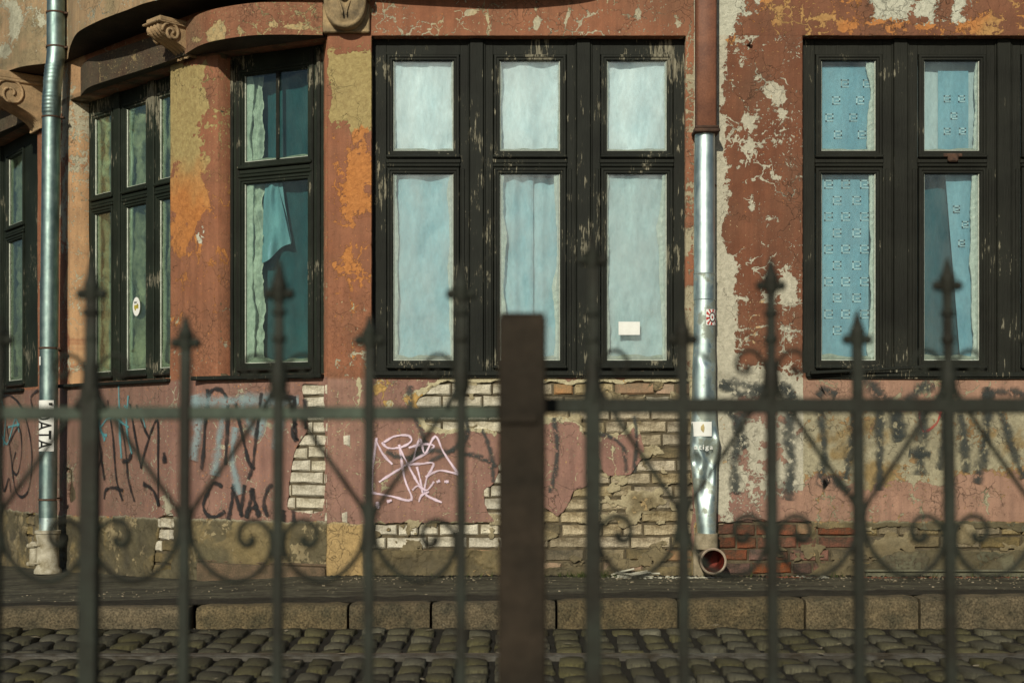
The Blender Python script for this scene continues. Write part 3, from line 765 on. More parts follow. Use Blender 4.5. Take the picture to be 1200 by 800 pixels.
# ---- bricks
def brick_meshes(L, n, mat, H=.070, D=.05):
    out = []
    for k in range(n):
        b = MB(); hx, hz = L / 2, H / 2; j = lambda a: random.uniform(-a, a)
        nx = 4 if L > .15 else 2
        fr = []; m = 2
        xs = [-hx + .009] + [-hx + L * i / nx + j(.006) for i in range(1, nx)] + [hx - .009]
        top = [(x + j(.002), -.0 + j(.0015), hz - .009 + j(.004)) for x in xs]; bot = [(x + j(.002), j(.0015), -hz + .009 + j(.004)) for x in xs]
        rimT = [(x * 1.03 if abs(x) < hx * .8 else math.copysign(hx, x), .012, hz - .001 + j(.003)) for x in xs]; rimB = [(x * 1.03 if abs(x) < hx * .8 else math.copysign(hx, x), .012, -hz + .001 + j(.003)) for x in xs]
        backT = [(p[0], D, p[2]) for p in rimT]; backB = [(p[0], D, p[2]) for p in rimB]
        rows = [backB, rimB, bot, top, rimT, backT]; w_ = len(xs); vs = sum(rows, []); fs = []
        for r_ in range(5):
            for i in range(w_ - 1): fs.append((r_ * w_ + i, r_ * w_ + i + 1, (r_ + 1) * w_ + i + 1, (r_ + 1) * w_ + i))
        for e, flip in ((0, 0), (w_ - 1, 1)):
            ring = [r_ * w_ + e for r_ in range(6)]
            if not flip: ring = ring[::-1]
            fs.append((ring[0], ring[1], ring[4], ring[5])); fs.append((ring[1], ring[2], ring[3], ring[4]))
        b.add(vs, fs); me = b.mesh('brick', mat); out.append(me)
    return out
BR = {}
for key in ('brick_cream', 'brick_orange', 'brick_red', 'brick_white', 'brick_dirty'):
    BR[key] = (brick_meshes(.25, 5, M[key]), brick_meshes(.12, 4, M[key]))
def lay_bricks(frame, u0, u1, z0, z1, holefn, matfn, rowz=.176, w0=.006, scale=1.0):
    k0 = int(math.floor((z0 - rowz) / .0825)); n = 0
    for k in range(k0, int((z1 - rowz) / .0825) + 1):
        zc = rowz + (k + .5) * .0825
        u = u0 - random.uniform(0, .2)
        pat = random.random()
        while u < u1:
            head = random.random() < (.75 if k % 4 == 1 else .22)
            L = (.12 if head else .25)
            uc = u + L / 2; u += L + .0125
            hit = False; ins = 0
            for a in (-.48, -.2, .2, .48):
                for c in (-.4, 0, .4):
                    p = frame.a + frame.d * (uc + a * L)
                    px, py = project(p.x, p.y, zc + c * .07)
                    if holefn(np.array([px]), np.array([py]))[0] < .5: ins += 1
            if ins == 0: continue
            px, py = project((frame.a + frame.d * uc).x, (frame.a + frame.d * uc).y, zc)
            key = matfn(px, py)
            if key is None: continue
            me = random.choice(BR[key][1 if head else 0])
            o = bpy.data.objects.new('brick', me)
            o.matrix_local = frame.M @ Matrix.Translation((uc, w0 + random.uniform(-.004, .006), zc + random.uniform(-.003, .003))) @ Matrix.Rotation(random.uniform(-.012, .012), 4, 'Y')
            link(o, building); n += 1
    return n
def mat_main(px, py):
    if py > 650 and px < 950: return 'brick_dirty' if px < 838 and random.random() < .6 else ('brick_red' if px > 838 else 'brick_orange')
    if px > 838: 
        if px > 950: return 'brick_red' if random.random() < (.55 if px < 1015 else .12) else 'brick_dirty'
        return 'brick_red' if random.random() < .8 else 'brick_orange'
    if px < 600: return 'brick_white'
    if py < 462 and px > 630: return 'brick_orange' if random.random() < .8 else 'brick_cream'
    if py < 500: return 'brick_white' if random.random() < .4 else 'brick_cream'
    return 'brick_cream' if random.random() < .9 else 'brick_dirty'
nb = lay_bricks(FR0, P0(435, 0).x, P0(812, 0).x, .0, P0(0, 445).z, hole_sdf_main, mat_main)
nb += lay_bricks(FR0, P0(841, 0).x, P0(1290, 0).x, -.02, P0(0, 606).z, hole_sdf_main, mat_main)
nb += lay_bricks(FR2, FR2.u(330), FR2.len, .3, ZS - .05, left_hole, lambda px, py: 'brick_white')
nb += lay_bricks(FR1, FR1.u(176), FR1.u(210), -.05, .4, left_hole, lambda px, py: 'brick_white' if py < 640 else 'brick_dirty')
nb += lay_bricks(FRW, FRW.u(22), FRW.u(48), -.15, .4, left_hole, lambda px, py: 'brick_dirty')
print('bricks', nb)

# ---- remnants of plaster and mortar still smeared over the bare bricks
def smear_attr(px, py, x, z, u):
    sh = px.shape; md = fbm(u, z, 6.5, 23, 5)
    base = mixc(rgba((.44, .38, .25), sh), (.20, .16, .09), sst(-.1, .3, md) + sst(600, 650, py)); f_ = np.zeros(sh + (4,)); f_[..., 0] = -1.5; f_[..., 1] = .2 + .5 * md; f_[..., 2] = .15 + .4 * sst(600, 660, py); f_[..., 3] = 1
    return {'paint_col': base, 'base_col': base, 'mid_col': rgba((.34, .25, .13), sh), 'fields': f_}
def smear_sdf(px, py, x, z, u):
    f_ = fbm(x, z * 1.5, 7.5, 501, 6) * 40 - 8.5 + 5 * blob(px, py, 730, 590, 60, 12) + 6 * sst(640, 662, py) + 5 * (px > 1010) - 8 * ((px > 838) & (px < 975))
    return np.minimum(f_, 3 - hole_sdf_main(px, py))
sheet('mortar_smear', [(P0(437, 0).x, 0), (P0(811, 0).x, 0)], .01, 1.26, .009, smear_sdf, smear_attr, .012, M['wall'], off=-.001, disp=.005)['kind'] = 'stuff'
sheet('mortar_smear', [(P0(843, 0).x, 0), (4.2, 0)], .0, .36, .009, smear_sdf, smear_attr, .012, M['wall'], off=-.001, disp=.005)['kind'] = 'stuff'

# ---- plinth pieces at the foot of the wall
m = MB()
m.bbox((.0, -.055, -.12), (FR2.len + .03, .02, .055), .012)
m.bbox((-.02, -.02, .055), (FR2.len + .03, .02, .075), .008)
o = m.build('plinth_step', simple('red_brown_plinth', (.16, .11, .07), (.09, .07, .045), scale=14, bump=.006, fine=.5), building, M=FR2.M)
m = MB(); a = P0(1014, 0).x
m.bbox((a, -.03, -.05), (4.6, .02, .030), .01); m.bbox((a - .01, -.045, .032), (4.6, .02, .046), .005)
m.build('plinth_ledge', simple('grey_green_cement_ledge', (.17, .165, .11), (.09, .09, .06), scale=10, bump=.004, fine=.35), building)

# ---- lintel beams (curved fascias), the projecting upper storey and its corbels
def catmull(pts, n=6, closed=False):
    out = []; P = [Vector(p) for p in pts]; m_ = len(P)
    for i in range(m_ - 1):
        p0, p1, p2, p3 = P[max(i - 1, 0)], P[i], P[i + 1], P[min(i + 2, m_ - 1)]
        for k in range(n):
            t = k / n
            out.append(.5 * ((2 * p1) + (p2 - p0) * t + (2 * p0 - 5 * p1 + 4 * p2 - p3) * t * t + (3 * p1 - p0 - 3 * p2 + p3) * t ** 3))
    out.append(P[-1]); return out

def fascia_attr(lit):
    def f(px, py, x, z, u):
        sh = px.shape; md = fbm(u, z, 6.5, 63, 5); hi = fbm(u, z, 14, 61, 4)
        paint = rgba(TERR if lit else (.075, .045, .03), sh); base = rgba((.42, .36, .2), sh); mid = rgba((.44, .34, .18), sh)  # beams out of the sun get their shade painted in as darker colour
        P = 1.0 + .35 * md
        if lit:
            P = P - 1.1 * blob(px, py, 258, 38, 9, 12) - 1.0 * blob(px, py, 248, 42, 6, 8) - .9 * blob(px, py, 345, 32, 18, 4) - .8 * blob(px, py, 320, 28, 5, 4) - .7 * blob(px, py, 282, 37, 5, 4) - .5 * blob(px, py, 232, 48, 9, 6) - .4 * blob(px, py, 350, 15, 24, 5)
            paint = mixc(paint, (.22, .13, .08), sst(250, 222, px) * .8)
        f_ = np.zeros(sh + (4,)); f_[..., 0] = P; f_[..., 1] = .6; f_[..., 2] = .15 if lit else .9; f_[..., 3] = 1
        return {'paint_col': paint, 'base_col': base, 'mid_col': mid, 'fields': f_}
    return f
def curved_beam(name, pts, inner, z0, z1, lit):
    path = [(p.x, p.y) for p in catmull([Vector((*plan(*q), 0)) for q in pts], 5)]
    # body: prism from the front curve to the wall line, front skinned with plaster
    m = MB(); m.prism(path + inner, z0 + .001, z1 - .001)
    b = m.build(name, M['soffit_shade'], building)
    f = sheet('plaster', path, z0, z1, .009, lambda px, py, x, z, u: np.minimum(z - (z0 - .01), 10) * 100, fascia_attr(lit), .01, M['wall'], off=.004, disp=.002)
    f.parent = b
    return b
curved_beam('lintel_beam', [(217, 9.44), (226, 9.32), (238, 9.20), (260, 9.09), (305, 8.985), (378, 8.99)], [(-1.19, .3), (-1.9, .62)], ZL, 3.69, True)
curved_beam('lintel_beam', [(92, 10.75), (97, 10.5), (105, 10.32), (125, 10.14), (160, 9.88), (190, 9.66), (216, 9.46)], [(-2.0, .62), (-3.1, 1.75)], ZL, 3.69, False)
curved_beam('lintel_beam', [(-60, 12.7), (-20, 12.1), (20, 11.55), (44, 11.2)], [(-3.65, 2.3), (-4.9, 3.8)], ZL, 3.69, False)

ZO = 3.78
over_pts = [(-190, 13.9), (-120, 12.6), (-60, 11.8), (-15, 11.2), (0, 11.08), (25, 10.86), (55, 10.76), (76, 10.72)]
over_pts2 = [(80.5, 10.62), (83, 10.30), (90, 9.99), (101, 9.82), (122, 9.62), (150, 9.42), (180, 9.23)]
p1 = [Vector((*plan(*q), 0)) for q in over_pts]; p2 = [Vector((*plan(*q), 0)) for q in over_pts2]
p2 += [Vector((-1.95, .03, 0)), Vector((-1.4, -.10, 0)), Vector((-.95, -.15, 0)), Vector((-.6, -.20, 0)), Vector((-.1, -.235, 0)), Vector((.3, -.19, 0)), Vector((.56, -.10, 0)), Vector((.72, .04, 0))]
cp1, cp2 = catmull(p1, 4), catmull(p2, 5)
opath = [(p.x, p.y) for p in cp1 + cp2]
m = MB(); m.prism(opath + [(.72, 1.2), (-1.5, 2.0), (-3.5, 5.0), (-6.3, 6.6)], ZO, 5.2)
ob = m.build('upper_storey', M['soffit_shade'], building)
def up_attr(px, py, x, z, u):
    sh = px.shape; md = fbm(u, z, 5.5, 263, 5); hi = fbm(u, z, 14, 261, 4)
    paint = mixc(rgba((.42, .29, .165), sh), (.30, .24, .14), sst(-.1, .4, md)); base = rgba((.50, .50, .40), sh); mid = rgba((.24, .20, .12), sh)
    P = .95 + .5 * md - .9 * blob(px, py, 18, 30, 8, 20) - .8 * blob(px, py, 45, 28, 14, 16) - .9 * blob(px, py, 6, 62, 8, 10) - .6 * blob(px, py, 12, 5, 14, 8)
    f_ = np.zeros(sh + (4,)); f_[..., 0] = P; f_[..., 1] = .2 + .6 * md; f_[..., 2] = .1 + .55 * sst(-20, 40, py) * sst(60, 0, px); f_[..., 3] = 1
    return {'paint_col': paint, 'base_col': base, 'mid_col': mid, 'fields': f_}
f = sheet('plaster', opath, ZO - .004, 5.2, .012, lambda px, py, x, z, u: z * 0 + 10.0, up_attr, .01, M['wall'], off=.006, disp=.002)
f.parent = ob
m = MB(); m.prism([(p[0], p[1] + 0) for p in [(.72, .03), (4.6, .03), (4.6, 1.2), (.72, 1.2)]], 4.3, 5.2); m.build('upper_wall', M['mortar'], building)

def corbel(frame, uc, width, z0, z1, depth, mat, ribs=5, w0=0.0):
    b = MB(); H = z1 - z0; nc = 8 * ribs; nr = 18
    prof = []
    for i in range(nr + 1):
        t = i / nr                       # 0 bottom .. 1 under the cap
        d_ = depth * (.10 + .90 * (math.sin(t * math.pi / 2) ** 1.5) - .10 * math.sin(t * math.pi * 2))
        prof.append((d_, z0 + H * .80 * t))
    vs = []; fs = []
    for d_, z in prof:
        for c in range(nc + 1):
            v = c / nc; r_ = abs(math.sin(v * math.pi * ribs)); k = .022 * (r_ - .6)
            vs.append((uc + (v - .5) * width, w0 - d_ - k, z))
    for i in range(nr):
        for c in range(nc):
            a_ = i * (nc + 1) + c; fs.append((a_, a_ + 1, a_ + nc + 2, a_ + nc + 1))
    b.add(vs, fs)
    for side in (-1, 1):     # cheeks
        ring = [(uc + side * (width / 2), w0 - d_, z) for d_, z in prof] + [(uc + side * width / 2, w0 + .05, prof[-1][1]), (uc + side * width / 2, w0 + .05, z0)]
        f_ = list(range(len(ring)))
        b.add(ring, [f_ if side > 0 else f_[::-1]])
    o = b.build('corbel', mat, building, M=frame.M)
    c_ = MB(); e = .018
    c_.bbox((uc - width / 2 - e, w0 + .05, z0 + H * .80), (uc + width / 2 + e, w0 - depth - .035, z0 + H * .86), .006)
    c_.bbox((uc - width / 2 - .006, w0 + .05, z0 + H * .86), (uc + width / 2 + .006, w0 - depth - .01, z1), .006)
    c_.build('corbel_cap', mat, o)
    # side volute
    for side in (-1, 1):
        v_ = MB(); cy, cz = w0 - depth * .68, z0 + H * .58; pts = []
        for k in range(26):
            a_ = k / 25 * math.pi * 3.2; rr = .30 * H * (1 - k / 25 * .85)
            pts.append((uc + side * (width / 2 + .004), cy - math.cos(a_) * rr, cz + math.sin(a_) * rr))
        v_.tube(pts, .011, 6); v_.build('volute', mat, o, smooth=True)
    return o
corbel(FR1, FR1.len - .125, .16, 3.465, 3.70, .25, M['stone_light'], 4, w0=-.03)
corbel(FRW, FRW.u(47), .26, 3.36, ZO - .005, .40, M['stone_light'], 7, w0=0.0)
# the flat shell-shaped corbel over the pilaster beside the middle window
m = MB(); ax, bx = P0(379, 0).x, P0(433.5, 0).x
m.bbox((ax, -.035, ZL + .012), (bx, .05, 3.68), .006)
oc = m.build('corbel', M['stone'], building)
m = MB(); cx = (ax + bx) / 2; ru = (bx - ax) / 2 - .012; nseg = 28; pts_o = []
topz = P0(0, 4).z; botz = P0(0, 38.5).z
def ucurve(k, ins):
    a_ = math.pi * k / nseg; return (cx - (ru - ins) * math.cos(a_), botz + ins + (topz - botz - ins) * (1 - math.sin(a_) ** .8))
levels = [(0, -.035), (.004, -.105), (.022, -.115), (.030, -.098), (.045, -.105), (.09, -.125), (.13, -.118)]
vs = []; fs = []
for ins, yy in levels:
    for k in range(nseg + 1):
        x_, z_ = ucurve(k, ins)
        vs.append((x_, yy + (.035 * math.exp(-((x_ - cx) / .022) ** 2) * max(0, (z_ - botz) / (topz - botz) + .2) if ins > .025 else 0), z_))
for l in range(len(levels) - 1):
    for k in range(nseg):
        a_ = l * (nseg + 1) + k; fs.append((a_, a_ + 1, a_ + nseg + 2, a_ + nseg + 1))
last = (len(levels) - 1) * (nseg + 1); fs.append(tuple(range(last, last + nseg + 1)))
m.add(vs, fs); s_ = m.build('shell', M['stone'], oc, smooth=True)
m = MB(); m.bbox((ax - .008, -.15, P0(0, 2.5).z), (bx + .008, .05, P0(0, -7).z), .008); m.build('corbel_cap', M['stone_light'], oc)
for s in (-1, 1):
    m = MB(); pts = [(cx + s * (.012 + .035 * t ** 1.6), -.128 + .01 * t, botz + (topz - botz) * (.42 + .58 * t)) for t in [i / 8 for i in range(9)]]
    m.tube(pts, .006, 6); m.build('leaf_vein', M['stone'], oc, smooth=True)

# ------------------------------------------------------------------ windows
ZU1, ZU0 = Z_at(72, 9.1), Z_at(177, 9.1)
ZD1, ZD0 = Z_at(204, 9.1), Z_at(422, 9.1)
def ring_frame(b, u0, u1, z0, z1, prof):
    """prof: (inset from outer edge, w) loops"""
    k = len(b.v); n = len(prof)
    for ins, w_ in prof:
        b.v += [(u0 + ins, w_, z0 + ins), (u1 - ins, w_, z0 + ins), (u1 - ins, w_, z1 - ins), (u0 + ins, w_, z1 - ins)]
    for i in range(n - 1):
        for q in range(4):
            q2 = (q + 1) % 4
            b.f.append([k + i * 4 + q, k + i * 4 + q2, k + (i + 1) * 4 + q2, k + (i + 1) * 4 + q]); b.m.append(0)
def dust_line(win, u0, u1, z, hgt, seed, w_):
    n = max(8, int((u1 - u0) / .012)); vs = []
    for i in range(n + 1):
        u = u0 + (u1 - u0) * i / n; h = hgt * (.3 + 1.2 * float(vnoise(np.array([seed * 5.1 + u * 14]), np.array([.5]), 6)[0]) + .5 * abs(i / n - .5))
        vs += [(u, w_ + .002, z - .004), (u, w_ - .004, z + h * .5), (u, w_ + .004, z + h)]
    b = MB(); b.add(vs, [(i * 3 + c, i * 3 + c + 3, i * 3 + c + 4, i * 3 + c + 1) for i in range(n) for c in range(2)]); return b.build('dust_line', M['dustline'], win)
def put_strip(win, fr, u, z0, z1, side, wdt, seed, w_):
    """ragged strip, old sealant and painted lit frame edges, along one upright edge of a pane; side +1 grows to the right"""
    n = max(8, int((z1 - z0) / .02)); vs = []
    rs = random.Random(seed)
    for i in range(n + 1):
        z = z0 + (z1 - z0) * i / n
        k = wdt * (.35 + 1.3 * float(vnoise(np.array([seed * 3.7 + z * 6]), np.array([.5]), 5)[0])) + rs.uniform(-.003, .003)
        for t, dw in ((0, 0), (.5, -.007 + rs.uniform(-.003, .003)), (1, 0), (1, .012)):
            vs.append((u + side * max(k, .004) * t, w_ + dw, z))
    fs = []
    for i in range(n):
        for c in range(3):
            a_ = i * 4 + c; f_ = (a_, a_ + 1, a_ + 5, a_ + 4); fs.append(f_ if side > 0 else f_[::-1])
    b = MB(); b.add(vs, fs); return b.build('sealant_lit_edge', M['foam_and_lit_edge'], win)

def make_window(frame, u0, u1, cols, wf, wood, glass, label, posts=True, proud=None, rail=True, zb=None, zshift=0.0, muntin=(), below=.0):
    """u0..u1: frame; cols: (ua, ub) glass columns; wf: depth of the frame face behind the wall face"""
    b = MB(); z0, z1 = (zb or ZS) - .02, ZL + .03
    sash = []; pad = .045
    # outer frame: head, foot, jambs, posts as boards round the sash openings
    T = .07
    ed = [u0] + [x for a_, c_ in cols for x in (a_ - pad, c_ + pad)] + [u1]
    for i in range(0, len(ed), 2): b.bbox((ed[i], wf, z0), (ed[i + 1], wf + T, z1), .003)
    for a_, c_ in cols:
        b.box((a_ - pad + .0005, wf + .001, ZU1 + .040), (c_ + pad - .0005, wf + T, z1))
        b.box((a_ - pad + .0005, wf + .001, z0), (c_ + pad - .0005, wf + T, ZD0 - .045))
        b.box((a_ - pad + .0005, wf + .004, ZD1 + .036), (c_ + pad - .0005, wf + T, ZU0 - .045))
    win = b.build('window', wood, building, M=frame.M); win['label'] = label
    # pilaster strips on the posts
    for i in range(2, len(ed) - 2, 2):
        mid = (ed[i] + ed[i + 1]) / 2; hw = .045
        s_ = MB(); s_.bbox((mid - hw, wf - .022, z0 + .004), (mid + hw, wf + .002, z1 - .03), .005)
        s_.bbox((mid - hw - .012, wf - .010, z0 + .005), (mid - hw - .002, wf + .002, z1 - .03), .003)
        s_.bbox((mid + hw + .002, wf - .010, z0 + .005), (mid + hw + .012, wf + .002, z1 - .03), .003)
        s_.build('mullion', wood, win)
        for dx in (-.088, .088):
            if ed[i + 1] - ed[i] > .2:
                g_ = MB(); g_.bbox((mid + dx - .010, wf - .008, z0 + .006), (mid + dx + .010, wf + .002, ZD1 + .03), .003); g_.build('bead', wood, win)
    for a_, c_ in cols:
        for (zl, zh, kind) in ((ZU0, ZU1, 'u'), (ZD0, ZD1, 'd')):
            s_ = MB()
            ring_frame(s_, a_ - .040, c_ + .040, zl - .040, zh + .036, [(0, wf + .012), (0, wf - .012), (.004, wf - .015), (.016, wf - .015), (.020, wf - .006), (.032, wf - .006), (.040, wf + .010), (.040, wf + .05)])
            sh_ = s_.build('sash', wood, win)
            g_ = MB(); g_.box((a_ - .003, wf + .014, zl - .003), (c_ + .003, wf + .018, zh + .003)); g_.build('pane', glass, win)
            # putty line
            dust_line(win, a_, c_, zl, .030 if kind == 'd' else .014, a_ * 3 + zl, wf + .023)
            p_ = MB(); ring_frame(p_, a_ - .001, c_ + .001, zl - .001, zh + .001, [(0, wf + .006), (.005, wf + .013)]); p_.build('putty', M['foam_and_lit_edge'], win)
        d_ = MB()
        d_.bbox((a_ - .046, wf - .030, ZU0 - .052), (c_ + .046, wf + .001, ZU0 - .030), .006)
        d_.bbox((a_ - .046, wf - .020, ZD1 + .040), (c_ + .046, wf + .001, ZD1 + .062), .006)
        d_.bbox((a_ - .050, wf - .010, ZD1 + .066), (c_ + .050, wf + .002, ZU0 - .056), .004)
        d_.build('transom_moulding', wood, win)
        d_ = MB(); d_.bbox((a_ - .046, wf - .034, ZD0 - .056), (c_ + .046, wf + .001, ZD0 - .034), .006); d_.build('drip_moulding', M['sill'], win)
    # dark room behind, open to the panes
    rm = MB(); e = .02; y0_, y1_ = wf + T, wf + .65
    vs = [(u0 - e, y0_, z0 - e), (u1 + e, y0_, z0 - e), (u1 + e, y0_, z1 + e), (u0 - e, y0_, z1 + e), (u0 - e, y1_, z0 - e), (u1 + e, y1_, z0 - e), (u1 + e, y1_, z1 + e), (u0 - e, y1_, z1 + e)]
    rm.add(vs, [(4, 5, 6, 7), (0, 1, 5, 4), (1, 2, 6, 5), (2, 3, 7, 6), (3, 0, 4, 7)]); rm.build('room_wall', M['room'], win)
    return win

def curtain(frame, u0, u1, z0, z1, w_, mat, label, folds=3, amp=.012, skew=0.0, wrinkle=.004, wsc=11, seed=1, taper=0.0, sag=0.0, cat='curtain', group=None, name='curtain'):
    nu = max(20, int((u1 - u0) / .008)); nz = max(20, int((z1 - z0) / (.012 if wsc > 12 else .03)))
    u = np.linspace(0, 1, nu + 1); v = np.linspace(0, 1, nz + 1); U, V_ = np.meshgrid(u, v, indexing='ij')
    uc = u0 + (u1 - u0) * U + skew * (1 - V_) + taper * (U - .5) * (V_ - 1)
    zz = z0 + (z1 - z0) * V_ - sag * np.sin(U * 3.14159) * V_
    ww = w_ + amp * np.sin(U * folds * 2 * np.pi + seed + .8 * fbm(U * 1.3, V_, 1.0, seed, 2)) * (.5 + .5 * V_) + wrinkle * 2.2 * fbm(uc, zz * .6, wsc, seed, 5) + amp * .8 * fbm(uc, zz * .3, 3, seed + 3, 3)
    vs = np.stack([uc, ww, zz], -1).reshape(-1, 3); b = MB()
    b.v = [tuple(p) for p in vs]
    for i in range(nu):
        for j in range(nz):
            a_ = i * (nz + 1) + j; b.f.append([a_, a_ + nz + 1, a_ + nz + 2, a_ + 1]); b.m.append(0)
    o = b.build(name, mat, None, smooth=True)
    c = Vector(((u0 + u1) / 2, w_, z1)); off = frame.M @ c
    for vtx in o.data.vertices: vtx.co -= c
    o.matrix_local = frame.M @ Matrix.Translation(c)
    tag(o, label, cat, group); return o

# middle window
def U0(px, w_=.08): return X_at(px, 9 + w_)
WF = .08
colsM = [(U0(461), U0(531)), (U0(586), U0(656)), (U0(711.5), U0(781))]
winM = make_window(FR0, U0(435) - .005, U0(804) + .012, colsM, WF, M['wood_worn'], M['glass'], 'wide three-light window with badly flaked black frame')
for i, (a_, c_) in enumerate(colsM):
    put_strip(winM, FR0, a_, ZD0, ZD1, 1, [.024, .034, .016][i], 3 + i, WF + .026)
    put_strip(winM, FR0, a_, ZU0, ZU1, 1, .010, 203 + i, WF + .026); put_strip(winM, FR0, c_, ZU0, ZU1, -1, .012, 213 + i, WF + .026)
    put_strip(winM, FR0, c_, ZD0, ZD1, -1, [.030, .034, .042][i], 13 + i, WF + .026)
for (a_, c_), kk in zip(colsM, range(3)):
    word = ['left', 'middle', 'right'][kk]
    curtain(FR0, a_ - .04, c_ + .04, ZU0 - .05, ZU1 + .05, WF + .060, M['cloth_pale'], f'pale cloth filling the upper {word} pane of the middle window', folds=[1.3, 2.0, .9][kk], amp=.012, wrinkle=.011, seed=5 + kk, group='pale cloths in the upper panes')
curtain(FR0, colsM[0][0] - .04, colsM[0][1] + .04, ZD0 - .05, ZD1 - .005, WF + .065, M['cloth_teal'], 'smooth teal curtain behind the tall left pane of the middle window', folds=1.6, amp=.016, wrinkle=.010, seed=8)
curtain(FR0, colsM[1][0] - .04, X_at(625, 9.15), ZD0 - .05, ZD1 - .01, WF + .070, M['cloth_teal'], 'left half of the parted teal curtain behind the middle pane', folds=2.6, amp=.012, wrinkle=.010, seed=9)
curtain(FR0, X_at(621, 9.15), colsM[1][1] + .04, ZD0 - .05, ZD1 - .01, WF + .098, M['cloth_teal'], 'right half of the parted teal curtain behind the middle pane', folds=2.2, amp=.009, wrinkle=.005, seed=19)
curtain(FR0, colsM[2][0] - .04, colsM[2][1] + .04, ZD0 - .05, ZD1 - .01, WF + .060, M['cloth_grey'], 'flat grey-green curtain with a white paper square low on its pane', folds=.6, amp=.008, wrinkle=.014, seed=11)
m = MB(); pz = Z_at(392.5, 9.1); m.box((U0(725), WF + .009, pz), (U0(750), WF + .0115, Z_at(377, 9.1)))
m.build('paper_sticker', M['white'], winM)

# right window
colsR = [(U0(963), U0(1026)), (U0(1083.5), U0(1147.5)), (U0(1204), U0(1267))]
winR = make_window(FR0, U0(940) - .005, U0(1324), colsR, WF, M['wood_right'], M['glass_right'], 'three-light window with plain black frame at the right')
for i, (a_, c_) in enumerate(colsR):
    put_strip(winR, FR0, c_, ZD0, ZD1, -1, [.036, .046, .02][i], 33 + i, WF + .026)
    put_strip(winR, FR0, c_, ZU0, ZU1, -1, [.040, .026, .02][i], 43 + i, WF + .026)
def spiral_print(parent, frame, w_, centres, s=.030):
    b = MB(); t = .0045
    for (px, py) in centres:
        x = X_at(px, 9 + w_); z = Z_at(py, 9 + w_)
        pts = [(0, -1), (1, -1), (1, 1), (-1, 1), (-1, -.35), (.25, -.35), (.25, .3)]
        pts = [(1.0, -1), (-1, -1), (-1, 1), (1, 1), (1, -.15), (-.1, -.15)]
        for p, q in zip(pts[:-1], pts[1:]):
            ax_, az_ = x + p[0] * s, z + p[1] * s; bx_, bz_ = x + q[0] * s, z + q[1] * s
            b.box((min(ax_, bx_) - t, w_ + .0002, min(az_, bz_) - t), (max(ax_, bx_) + t, w_ + .0012, max(az_, bz_) + t))
    o = b.build('printed_spirals', M['cloth_print'], None)
    o.parent = parent; o.matrix_parent_inverse = parent.matrix_basis.inverted()
    return o
WC = WF + .055
c1 = curtain(FR0, colsR[0][0] - .04, colsR[0][1] + .03, ZU0 - .05, ZU1 - .02, WC + .006, M['cloth_blue'], 'blue spiral-printed cloth in the upper left pane of the right window', folds=.5, amp=.001, wrinkle=.0008, seed=21)
spiral_print(c1, FR0, WC + .002, [(980, 118), (1008, 118), (990, 98), (1016, 98), (972, 138), (1000, 138), (982, 158), (1010, 158)], .022)
c2 = curtain(FR0, colsR[0][0] - .04, colsR[0][1] - .03, ZD0 - .05, ZD1 + .03, WC + .006, M['cloth_blue'], 'light blue curtain printed with square spirals, right window', folds=.5, amp=.001, wrinkle=.0008, seed=22)
spiral_print(c2, FR0, WC + .002, [(x, y) for k, y in enumerate(range(216, 400, 19)) for x in ([981, 1004] if k % 2 else [971, 991, 1013])], .024)
curtain(FR0, colsR[1][0] - .04, colsR[1][1] + .04, ZU0 - .05, ZU1 + .03, WC + .05, M['cloth_grey'], 'grey-green cloth across the upper middle pane of the right window', folds=1, amp=.004, seed=23)
c3 = curtain(FR0, U0(1103), U0(1139), ZU0 - .03, ZU1 - .05, WC + .016, M['cloth_blue'], 'narrow blue cloth hanging in the upper middle pane, right window', folds=.6, amp=.001, wrinkle=.0008, seed=24)
spiral_print(c3, FR0, WC + .012, [(1110, 116), (1127, 116), (1118, 136), (1110, 154), (1128, 154)], .018)
c4 = curtain(FR0, U0(1112), U0(1150), ZD0 - .02, ZD1 + .0, WC + .02, M['cloth_blue'], 'blue printed curtain drawn aside in the tall middle pane, right window', folds=1.1, amp=.003, wrinkle=.001, seed=25, skew=.075, taper=.05)
spiral_print(c4, FR0, WC + .012, [(1121, 245), (1131, 263), (1127, 285)], .018)
curtain(FR0, colsR[1][0] - .04, colsR[1][1] + .04, ZD0 - .05, ZD1 + .03, WC + .10, M['teal_backing'], 'dark teal backing added behind the tall middle pane, right window', folds=1.5, amp=.01, seed=26)
curtain(FR0, colsR[0][0] - .04, colsR[0][1] + .04, ZD0 - .05, ZD1 + .03, WC + .12, M['teal_backing'], 'dark teal backing added behind the spiral-printed curtain', folds=1.5, amp=.01, seed=27)
curtain(FR0, colsR[0][0] - .04, colsR[0][1] + .04, ZU0 - .05, ZU1 + .04, WC + .09, M['cloth_grey'], 'grey-green cloth behind the blue cloth in the upper left pane, right window', folds=1.5, amp=.01, seed=28)
curtain(FR0, colsR[2][0] - .04, colsR[2][1] + .04, ZD0 - .05, ZU1 + .04, WC + .09, M['cloth_grey'], 'grey-green curtain in the last light of the right window', folds=1.5, amp=.01, seed=29)
m = MB(); m.bbox((U0(1109), WF - .045, Z_at(188, 9)), (U0(1121), WF - .012, Z_at(178, 9)), .008); m.bbox((U0(1104), WF - .034, Z_at(182, 9)), (U0(1126), WF - .014, Z_at(178, 9)), .004)
m.build('latch', M['rust'], winR)

